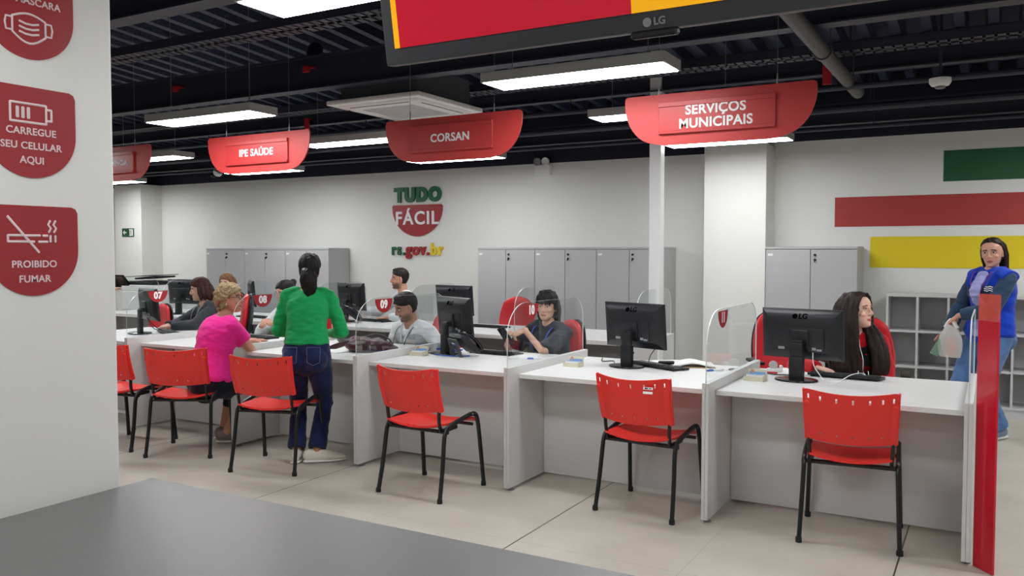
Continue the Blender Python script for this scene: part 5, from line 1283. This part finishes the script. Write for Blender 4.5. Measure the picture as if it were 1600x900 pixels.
# ---- 6 bearded man reaching sideways at the rear
def hair_short(mt, grow=0.008, line=0.062, side=0.02):
    def f(c):
        m = MB(); HF = c['HF']; cap_geo(m, HF, grow, line, -0.06, side); m.ell((0, 0.02, 0.1), (0.055, 0.06, 0.022), M=HF); organic(m, 'hair', mt, c['t'], 0.0045, 2, 0.5, 0.003, 60.0)
    return f
person('person', 'bearded man in white shirt reaching sideways to the telephone on the rear desk', (-6.02, 8.12), radians(154), h=1.72, male=True, P=(0, 0, 0.54), lean=(0.16, 0.06), twist=radians(-8), head=(radians(-14), radians(-2), 0), legs=sit_legs(),
       hands={'R': dict(at=(0.40, 0.50, 0.85), f=(0.6, 0.5, -0.1), n=(0, 0, -1), pole=(0.6, -0.3, -1), curl=.35), 'L': dict(at=(-0.2, 0.42, 0.79), f=(0.4, 1, 0), n=(0, 0, -1), pole=(-1, -.4, -.5))},
       skin=(206, 152, 126), brow=(40, 28, 24), beard=(70, 50, 42), hair=hair_short(HSH), top=dict(name='shirt', mat=C_WHITE, sleeve=1.88, g=0.014, gs=0.02), pants=dict(mat=C_BLACK), shoes=dict(mat=SHB, sole=SHB))
# ---- 7 laughing man in the pale vest
def x_vest7(c):
    badge_lanyard(c, BLK, .3, False, out=0.062)
    m = MB(); c['torso'](m, -0.03, 0.93, 0.026); organic(m, 'vest', C_VEST, c['t'], 0.006, 4, 0.5, 0.008, 9.0, (1, 1, 2))
    sp, f, L, pl = c['sp'], c['fS'], c['latS'], c['pl']
    F = frame(tuple(sp(.45) - L * 0.09 + f * (pl(.45)[1] + 0.034)), tuple(L), tuple(c['up']))
    m = MB()
    ring = [F @ V((0.034 * cos(radians(a)), 0.02 * sin(radians(a)), 0.004)) for a in range(0, 361, 24)]
    m.tube(ring, [(0.004, 0.004)] * len(ring), 6); m.box(-0.024, 0.024, -0.005, 0.005, 0.002, 0.006, M=F); m.build('red_emblem', REDS, c['t'])
    m = MB()
    for s in (-1, 1):
        q = [c['Nk'] + L * s * 0.066 - f * 0.03 + c['up'] * 0.02, c['Nk'] + L * s * 0.066 + f * 0.05 + c['up'] * 0.008, c['sp'](.84) + L * s * 0.024 + f * (pl(.84)[1] + 0.05)]
        m.tube(smooth_path(q, 4), [(0.017, 0.004)] * 9, 8, ref=tuple(c['up']), caps=(1, 1))
    m.build('collar', C_WHITE, c['t'])
person('person', 'laughing bearded man in pale vest and white shirt bending over the desk behind badge 09', (-4.36, 6.17), radians(172), h=1.70, male=True, P=(0, 0, 0.445), lean=(0.44, 0.03), twist=radians(-4), head=(radians(-22), radians(-22), radians(-4)), legs=sit_legs(),
       hands={'R': dict(at=(0.16, 0.30, 0.60), f=(-0.4, 0.6, -.3), n=(0, 0, -1), pole=(1, -0.6, -.3), curl=.4), 'L': dict(at=(-0.16, 0.30, 0.60), f=(0.4, 1, -.2), n=(0, 0, -1), pole=(-1, -.6, -.5))},
       skin=(178, 132, 110), lip=(216, 190, 180), brow=(44, 34, 30), beard=(104, 82, 72), hair=hair_short(HSH, 0.010, 0.055), extra=x_vest7, top=dict(name='shirt', mat=C_WHITE, sleeve=1.9, g=0.013, gs=0.02), pants=dict(mat=C_BLACK), shoes=dict(mat=SHB, sole=SHB))
# ---- 8 person in the slate tee holding a phone
def hair_mullet(c):
    m = MB(); HF = c['HF']; cap_geo(m, HF, 0.017, 0.05, -0.1, 0.0)
    for i in range(9):
        x = -0.06 + 0.015 * i
        blend_lock(m, [HF @ V(p) for p in ((x * .7, 0.04, 0.112), (x, 0.088 - abs(x) * .35, 0.075), (x * 1.08, 0.098 - abs(x) * .4, 0.032 - (0.012 if i % 2 else 0)))], .016, .014, .005)
    for s in (-1, 1):
        blend_lock(m, [HF @ V(p) for p in ((s * 0.07, 0.03, 0.06), (s * 0.08, 0.025, 0.01), (s * 0.079, 0.022, -0.03))], .016, .012, .004)
        for y, r in ((-0.05, 0.024), (-0.08, 0.026)):
            blend_lock(m, [HF @ V(p) for p in ((s * 0.06, y, 0.03), (s * 0.075, y - .01, -0.06), (s * 0.07, y - .02, -0.12), (s * 0.085, y - .045, -0.165))], r, r, r * .4)
    blend_lock(m, [HF @ V(p) for p in ((0, -0.1, 0.03), (0, -0.11, -0.06), (0, -0.105, -0.12), (0, -0.13, -0.17))], .03, .045, .015)
    organic(m, 'hair', HB, c['t'], 0.0045, 2, 0.5, 0.006, 45.0, (1, 1, .4))
def x_p10(c):
    badge_lanyard(c, BLUEI, .3, True)
    F = frame(tuple(c['sp'](.42) + c['fS'] * (c['pl'](.42)[1] + 0.03)), tuple(c['latS']), tuple(c['up'])); m = MB()
    m.ell((0.02, -0.0, 0), (0.07, 0.05, 0.006), M=F); m.build('shirt_print', C_VEST, c['t'])
T10, c10 = person('person', 'person with black fringe and slate tee looking up from a phone behind badge 10', (-3.13, 6.22), radians(166), h=1.60, P=(0, 0, 0.485), lean=(0.28, -0.08), twist=radians(2), head=(radians(22), radians(-3), radians(-3)), legs=sit_legs(),
       hands={'L': dict(at=(-0.02, 0.40, 0.93), f=(0.75, 0.45, -0.35), n=(0.15, -.55, -.8), pole=(-0.75, 0.55, -1.2), curl=.75), 'R': dict(at=(0.155, 0.42, 0.795), f=(-0.15, 0.25, 0.75), n=(-0.5, -.85, .3), pole=(1, -.2, -.8), curl=.8)},
       skin=(226, 178, 154), brow=(28, 22, 22), lip=(186, 104, 98), hair=hair_mullet, extra=x_p10, top=dict(name='tee_shirt', mat=C_TEE, sleeve=0.9, g=0.018, gs=0.026), pants=dict(mat=C_BLACK), shoes=dict(mat=SHB, sole=SHB))
# ---- 9 woman with long dark hair and white earphones
def hair_w11(c):
    m = MB(); HF = c['HF']; cap_geo(m, HF, 0.012, 0.09, -0.1, 0.03)
    for s in (-1, 1):
        for y, r in ((0.045, 0.017), (0.015, 0.026), (-0.03, 0.034), (-0.065, 0.032)):
            dd = -0.42 if s < 0 else -0.46
            blend_lock(m, [HF @ V(p) for p in ((s * 0.02, y + .02, 0.108), (s * 0.068, y + .008, 0.06), (s * 0.087, y - .005, -0.03), (s * 0.095, y - .0, -0.14), (s * 0.10, y + .0, -0.26), (s * 0.095, y + 0.02, dd))], r * .6, r * 1.05, r * .8)
    for x in (-0.06, -0.02, 0.02, 0.06):
        blend_lock(m, [HF @ V(p) for p in ((x * .5, -0.06, 0.095), (x, -0.1, 0.02), (x * 1.2, -0.11, -0.12), (x * 1.5, -0.12, -0.28), (x * 1.5, -0.11, -0.42))], .03, .044, .03)
    sp, f, L, Nk, up = c['sp'], c['fS'], c['latS'], c['Nk'], c['up']
    for o_, r in ((0.0, .03), (0.03, .026), (-0.035, .026)):       # long front strands over both shoulders
        blend_lock(m, [HF @ V((-0.06, -0.05 - o_, 0.02)), Nk - L * (0.085 + o_ * .6) - f * .02 + up * .06, Nk - L * (0.135 + o_) + f * .065 - up * .02, sp(.72) - L * (0.165 + o_) + f * .15, sp(.45) - L * (0.15 + o_) + f * .19, sp(.2) - L * (.13 + o_) + f * .19], r * .8, r * 1.15, r * .8)
        blend_lock(m, [HF @ V((0.07, 0.0 - o_, 0.0)), Nk + L * (0.07 + o_) + f * .05 + up * .05, sp(.85) + L * (0.085 + o_) + f * .13, sp(.65) + L * (0.085 + o_) + f * .2, sp(.4) + L * (0.085 + o_) + f * .2, sp(.2) + L * (.08 + o_) + f * .19], r * .8, r * 1.15, r * .8)
    organic(m, 'hair', HDB, c['t'], 0.005, 2, 0.5, 0.004, 60.0, (1, 1, .18))
def x_w11(c):
    sp, f, L, pl = c['sp'], c['fS'], c['latS'], c['pl']
    m = MB(); c['torso'](m, 0.05, 0.9, 0.024); c['bust'](m, 0.018)
    organic(m, 'waistcoat', C_BLKJ, c['t'], 0.006, 4, 0.5, 0.008, 9.0, (1, 1, 2))
    F = frame(tuple(sp(.6) + f * (pl(.6)[1] + 0.072)), tuple(L), tuple(c['up'])); m = MB()
    m.ell((0.0, 0.02, 0.0), (0.065, 0.1, 0.02), 0, F)
    for x, y in ((-0.03, 0.06), (0.03, 0.05), (0.0, 0.0), (-0.035, 0.0)): m.tube([F @ V((x - .012, y, .02)), F @ V((x, y + .02, .02)), F @ V((x + .012, y, .02)), F @ V((x, y - .016, .02))], .004, 6, mi=1)
    m.build('shirt_print', [cloth('wine_print', (112, 14, 26)), mat('gold_print', (170, 120, 30), .6)], c['t'])
T9, c9 = person('person', 'woman with very long dark hair in red and black jacket at the end desk', (-0.83, 6.2), radians(190), h=1.64, P=(0, 0, 0.50), lean=(0.22, 0.0), twist=radians(0), head=(radians(56), radians(6), radians(-3)), legs=sit_legs(),
       hands={'L': dict(at=(-0.10, 0.42, 0.69), f=(0.8, 0.6, 0), n=(0, 0, -1), pole=(-0.5, -.5, -1)), 'R': dict(at=(0.22, 0.40, 0.785), f=(-0.6, 0.7, 0), n=(0, 0, -1), pole=(1, -.3, -.5))},
       skin=(232, 184, 164), brow=(120, 86, 74), lip=(196, 104, 102), eyes=0.55, hair=hair_w11, extra=x_w11, top=dict(name='jacket', mat=C_REDJ, sleeve=1.93, g=0.016, gs=0.024), pants=dict(mat=C_BLACK), shoes=dict(mat=SHB, sole=SHB), vox=0.004)
# ---- 10 woman in the blue vest
def hair_vest(c):
    m = MB(); HF = c['HF']; cap_geo(m, HF, 0.009, 0.088, -0.1, 0.025)
    for s in (-1, 1):
        for y, r in ((-0.012, 0.015), (-0.045, 0.026)):
            blend_lock(m, [HF @ V(p) for p in ((s * 0.02, y + .03, 0.104), (s * 0.068, y + .0, 0.06), (s * 0.082, y - .02, -0.03), (s * 0.075, y - .045, -0.12), (s * 0.07, y - .06, -0.2))], r * .6, r, r * .6)
    for x in (-0.04, 0, 0.04): blend_lock(m, [HF @ V(p) for p in ((x * .5, -0.06, 0.09), (x, -0.095, 0.02), (x * 1.2, -0.105, -0.1), (x * 1.2, -0.12, -0.22), (x, -0.12, -0.30))], .03, .042, .02)
    organic(m, 'hair', HDB, c['t'], 0.005, 2, 0.5, 0.004, 60.0, (1, 1, .18))
def x_vest(c):
    sp, f, L, pl, up, k = c['sp'], c['fS'], c['latS'], c['pl'], c['up'], c['k']
    m = MB(); c['torso'](m, -0.16, 0.95, 0.034)
    for a in c['arms'].values(): m.tube([c['Nk'] - up * 0.03, a[0].lerp(c['Nk'], .4), a[0].lerp(c['Nk'], -.12)], [0.075, 0.082, 0.083], 16, caps=(1, 0))
    for s in (-1, 1): m.ell(tuple(sp(.66) + L * s * 0.085 + f * 0.07), (0.06, 0.075, 0.085))
    v = organic(m, 'vest', C_BLUE, c['t'], 0.006, 5, 0.5, 0.008, 8.0, (1, 1, 1.6))
    m = MB()     # open front showing the lilac shirt
    for i in range(11):
        s = 0.0 + 0.088 * i
    ss = [0.02 + 0.086 * i for i in range(12)]
    m.tube([sp(s) + L * (0.0 - 0.03 * (1 - s)) + f * (pl(s)[1] + 0.022 + 0.062 * math.exp(-((s - .66) / .17) ** 2)) for s in ss], [(0.05 + 0.012 * (1 - s), 0.02) for s in ss], 14, ref=tuple(L), caps=(1, 1))
    organic(m, 'shirt_front', C_LILAC, c['t'], 0.005, 3, 0.5, 0.006, 16.0, (1, 1, 2))
    for s in (-1, 1):
        m = MB(); q = [c['Nk'] + L * s * 0.07 - f * 0.05 + up * 0.025, c['Nk'] + L * s * 0.085 + f * 0.03 + up * 0.012, sp(.9) + L * s * 0.085 + f * 0.115, sp(.78) + L * s * 0.075 + f * 0.155]
        m.tube(smooth_path(q, 5), [(0.03, 0.008)] * 16, 10, ref=tuple(up + L * s * .5), caps=(1, 1)); m.build('collar', C_BLUE, c['t'])
    F = frame(tuple(sp(.72) + L * -0.115 + f * (pl(.72)[1] + 0.052)), tuple((L - f * -0.25)), tuple(up)); m = MB()
    for i in range(3): m.tube([F @ V((-0.035, 0.02 - i * .016, .008)), F @ V((-0.01, 0.026 - i * .016, .012)), F @ V((0.012, 0.018 - i * .016, .012)), F @ V((0.035, 0.024 - i * .016, .008))], .0036, 6)
    m.build('white_emblem', WTXT, c['t'])
    badge_lanyard(c, mat('purple_lanyard', (120, 60, 130), .6), .3, None, .05)
T10b, cv = person('person', 'woman in royal blue vest and jeans standing by the cubby shelf with a bag', (-0.02, 8.08), radians(134), h=1.66, P=(0, 0, 0.87), lean=(-0.03, 0.0), twist=radians(2), head=(radians(30), radians(-5), radians(3)), heavy=1.1,
       hands={'R': dict(at=(0.20, 0.25, 0.86), pole=(0.8, -1, 0), f=(-0.1, 0.35, -1), n=(-0.6, 0.9, 0.1), curl=.55), 'L': dict(at=(0.0, 0.31, 1.02), pole=(-1, -0.5, -0.3), f=(0.75, 0.3, -0.55), n=(-0.3, -0.5, -0.8), curl=.75)},
       legs={'L': dict(at=(-0.10, -0.02, 0.085), toe=0.2), 'R': dict(at=(0.09, 0.03, 0.085), toe=-0.25)},
       skin=(210, 158, 136), brow=(34, 24, 22), lip=(170, 88, 88), hair=hair_vest, extra=x_vest, top=dict(name='denim_jacket', mat=C_TEAL, hem=-0.1, sleeve=1.93, g=0.02, gs=0.024), pants=dict(name='jeans', mat=C_JEAN, waist=.2, hem=0.085, g=0.012), shoes=dict(mat=mat('grey_blue_shoe', (130, 148, 168), .7), sole=SHO), vox=0.004)
# ---- 11 person mostly hidden by the pillar, hand at the photocopier
person('person', 'person almost hidden by the white front pillar with one arm at the photocopier', (-11.62, 7.78), radians(-76), h=1.62, P=(0, 0, 0.86), lean=(0.1, 0), legs=None,
       hands={'L': dict(at=(-0.05, 0.40, 1.0), f=(0.1, 1, 0.1), n=(0, 0, -1), pole=(-.5, -.3, -1), curl=.3), 'R': dict(at=(0.14, 0.34, 0.96), f=(0, 1, 0.1), n=(0, 0, -1), pole=(.5, -.3, -1), curl=.3)},
       skin=(200, 150, 126), hair=hair_short(HSH), top=dict(name='shirt', mat=C_GREY, sleeve=1.55), pants=dict(mat=C_BLACK), shoes=dict(mat=SHB, sole=SHB), vox=0.006)
# ------------------------------------------------------------------ things people hold or wear loosely
def world(t, p): return Matrix.LocRotScale(t.location, t.rotation_euler, None) @ V(p)
a = c10['arms']['R']; wr = a[2]; q = a[3]
t = thing('smartphone', 'dark smartphone held up by the person in the slate tee', 'smartphone', tuple(world(T10, wr + V((-0.022, 0.045, 0.085)))), radians(168))
PM = R(radians(18), 'Y') @ R(radians(-28), 'X')
m = MB(); m.box(-0.037, 0.037, -0.0045, 0.0045, -0.075, 0.075, bev=0.004, seg=2, M=PM); m.build('case', DGREY, t)
m = MB(); m.box(-0.034, 0.034, -0.0052, -0.0046, -0.07, 0.07, M=PM); m.build('screen', BLKG, t)
m = MB(); m.box(0.008, 0.03, 0.0045, 0.006, 0.035, 0.068, bev=0.002, M=PM); m.build('camera_bump', BLK, t)
# earphones
HF = c9['HF']; f9 = c9['fS']; sp9 = c9['sp']; pl9 = c9['pl']; L9 = c9['latS']
ear = HF @ V((0.08, 0.006, -0.02)); fr = lambda s, d=0.1: f9 * (pl9(s)[1] + d)
t = thing('earphones', 'white wired earphones hanging from long haired woman’s ear to the desk', 'earphones', T9.location, T9.rotation_euler.z)
Yp = sp9(.62) + fr(.62, .115) - L9 * .05
m = MB(); m.tube(smooth_path([ear, HF @ V((0.085, 0.045, -0.085)), sp9(.95) + fr(.95, .09) - L9 * .03, sp9(.8) + fr(.8, .12) - L9 * .05, Yp], 6), .0028, 6); m.build('upper_cord', WHITE, t)
for s in (-1, 1):
    e = Yp + V((0, 0.09, 0)); e.z = 0.775
    m = MB(); m.tube(smooth_path([Yp, Yp + L9 * s * .035 - V((0, -.02, .05)), Yp + L9 * s * .04 - V((0, -.05, .12)), e + L9 * s * .03], 6), .0028, 6); m.build('lower_cord', WHITE, t)
m = MB(); m.ell(tuple(ear), (0.008, 0.008, 0.008)); m.build('ear_bud', WHITE, t)
# carrier bag with bottle
a = cv['arms']['L']; hd = world(T10b, a[2] + V((0.055, 0.02, -0.045)))
BAGM = mat_clear('thin_white_plastic', (255, 255, 255), 0.05, 0.68, (240, 238, 236))
t = thing('carrier_bag', 'thin white plastic carrier bag hanging from the blue vest woman’s hand', 'bag', (hd.x, hd.y, hd.z - 0.3), radians(150))
m = MB(); vs = []
def bagf(u, v):
    a_ = 2 * pi * u; sq = 0.085 + 0.02 * sin(pi * v) - 0.03 * v ** 3
    return V((sq * cos(a_) * (1 + .06 * sin(5 * a_)), sq * .55 * sin(a_) * (1 + .08 * sin(4 * a_ + 1)), 0.25 * v - 0.02 * cos(2 * a_) * v)), V((cos(a_), sin(a_), 0))
shell(m, bagf, 40, 12, 0.0012); m.prism([(0.085 * cos(2 * pi * k / 40) * (1 + .06 * sin(10 * pi * k / 40)), 0.047 * sin(2 * pi * k / 40)) for k in range(40)], -0.001, 0.0)
m.build('sack', BAGM, t)
for s in (-1, 1):
    m = MB(); m.tube(smooth_path([(-0.05, s * 0.012, 0.24), (-0.025, s * 0.012, 0.285), (0.0, s * 0.008, 0.31), (0.025, s * 0.012, 0.285), (0.05, s * 0.012, 0.24)], 5), [(0.012, 0.0015)] * 21, 8, ref=(1, 0, 0.2)); m.build('loop_handle', mat('bag_handle_white', (236, 236, 234), .5), t)
t = thing('snack_packet', 'orange and blue packet inside the white carrier bag', 'packet', (hd.x, hd.y, hd.z - 0.298), radians(140))
m = MB(); m.ell((0, 0, 0.085), (0.06, 0.03, 0.085)); m.build('wrapper', mat('orange_wrapper', (214, 120, 66), .5), t)
m = MB(); m.ell((0, -0.004, 0.12), (0.05, 0.03, 0.03)); m.build('blue_band', mat('blue_wrapper', (80, 90, 190), .5), t)
h2 = world(T10b, cv['arms']['R'][2] + V((-0.06, 0.09, -0.06)))
t = thing('water_bottle', 'clear green tinted plastic bottle tilted beside the carrier bag', 'bottle', (h2.x - 0.015, h2.y - 0.02, h2.z - 0.03), 0)
BM_ = R(radians(28), 'Y')
m = MB(); m.lathe([(0.03, -0.1), (0.034, -0.095), (0.034, 0.05), (0.03, 0.07), (0.014, 0.1), (0.013, 0.115)], 20, M=BM_); m.build('bottle_body', mat_clear('green_tint_plastic', (222, 244, 226), .1, .8, (200, 226, 206)), t)
m = MB(); m.lathe([(0.016, 0.11), (0.016, 0.13), (0.01, 0.131)], 16, M=BM_); m.build('cap', WHITE, t)
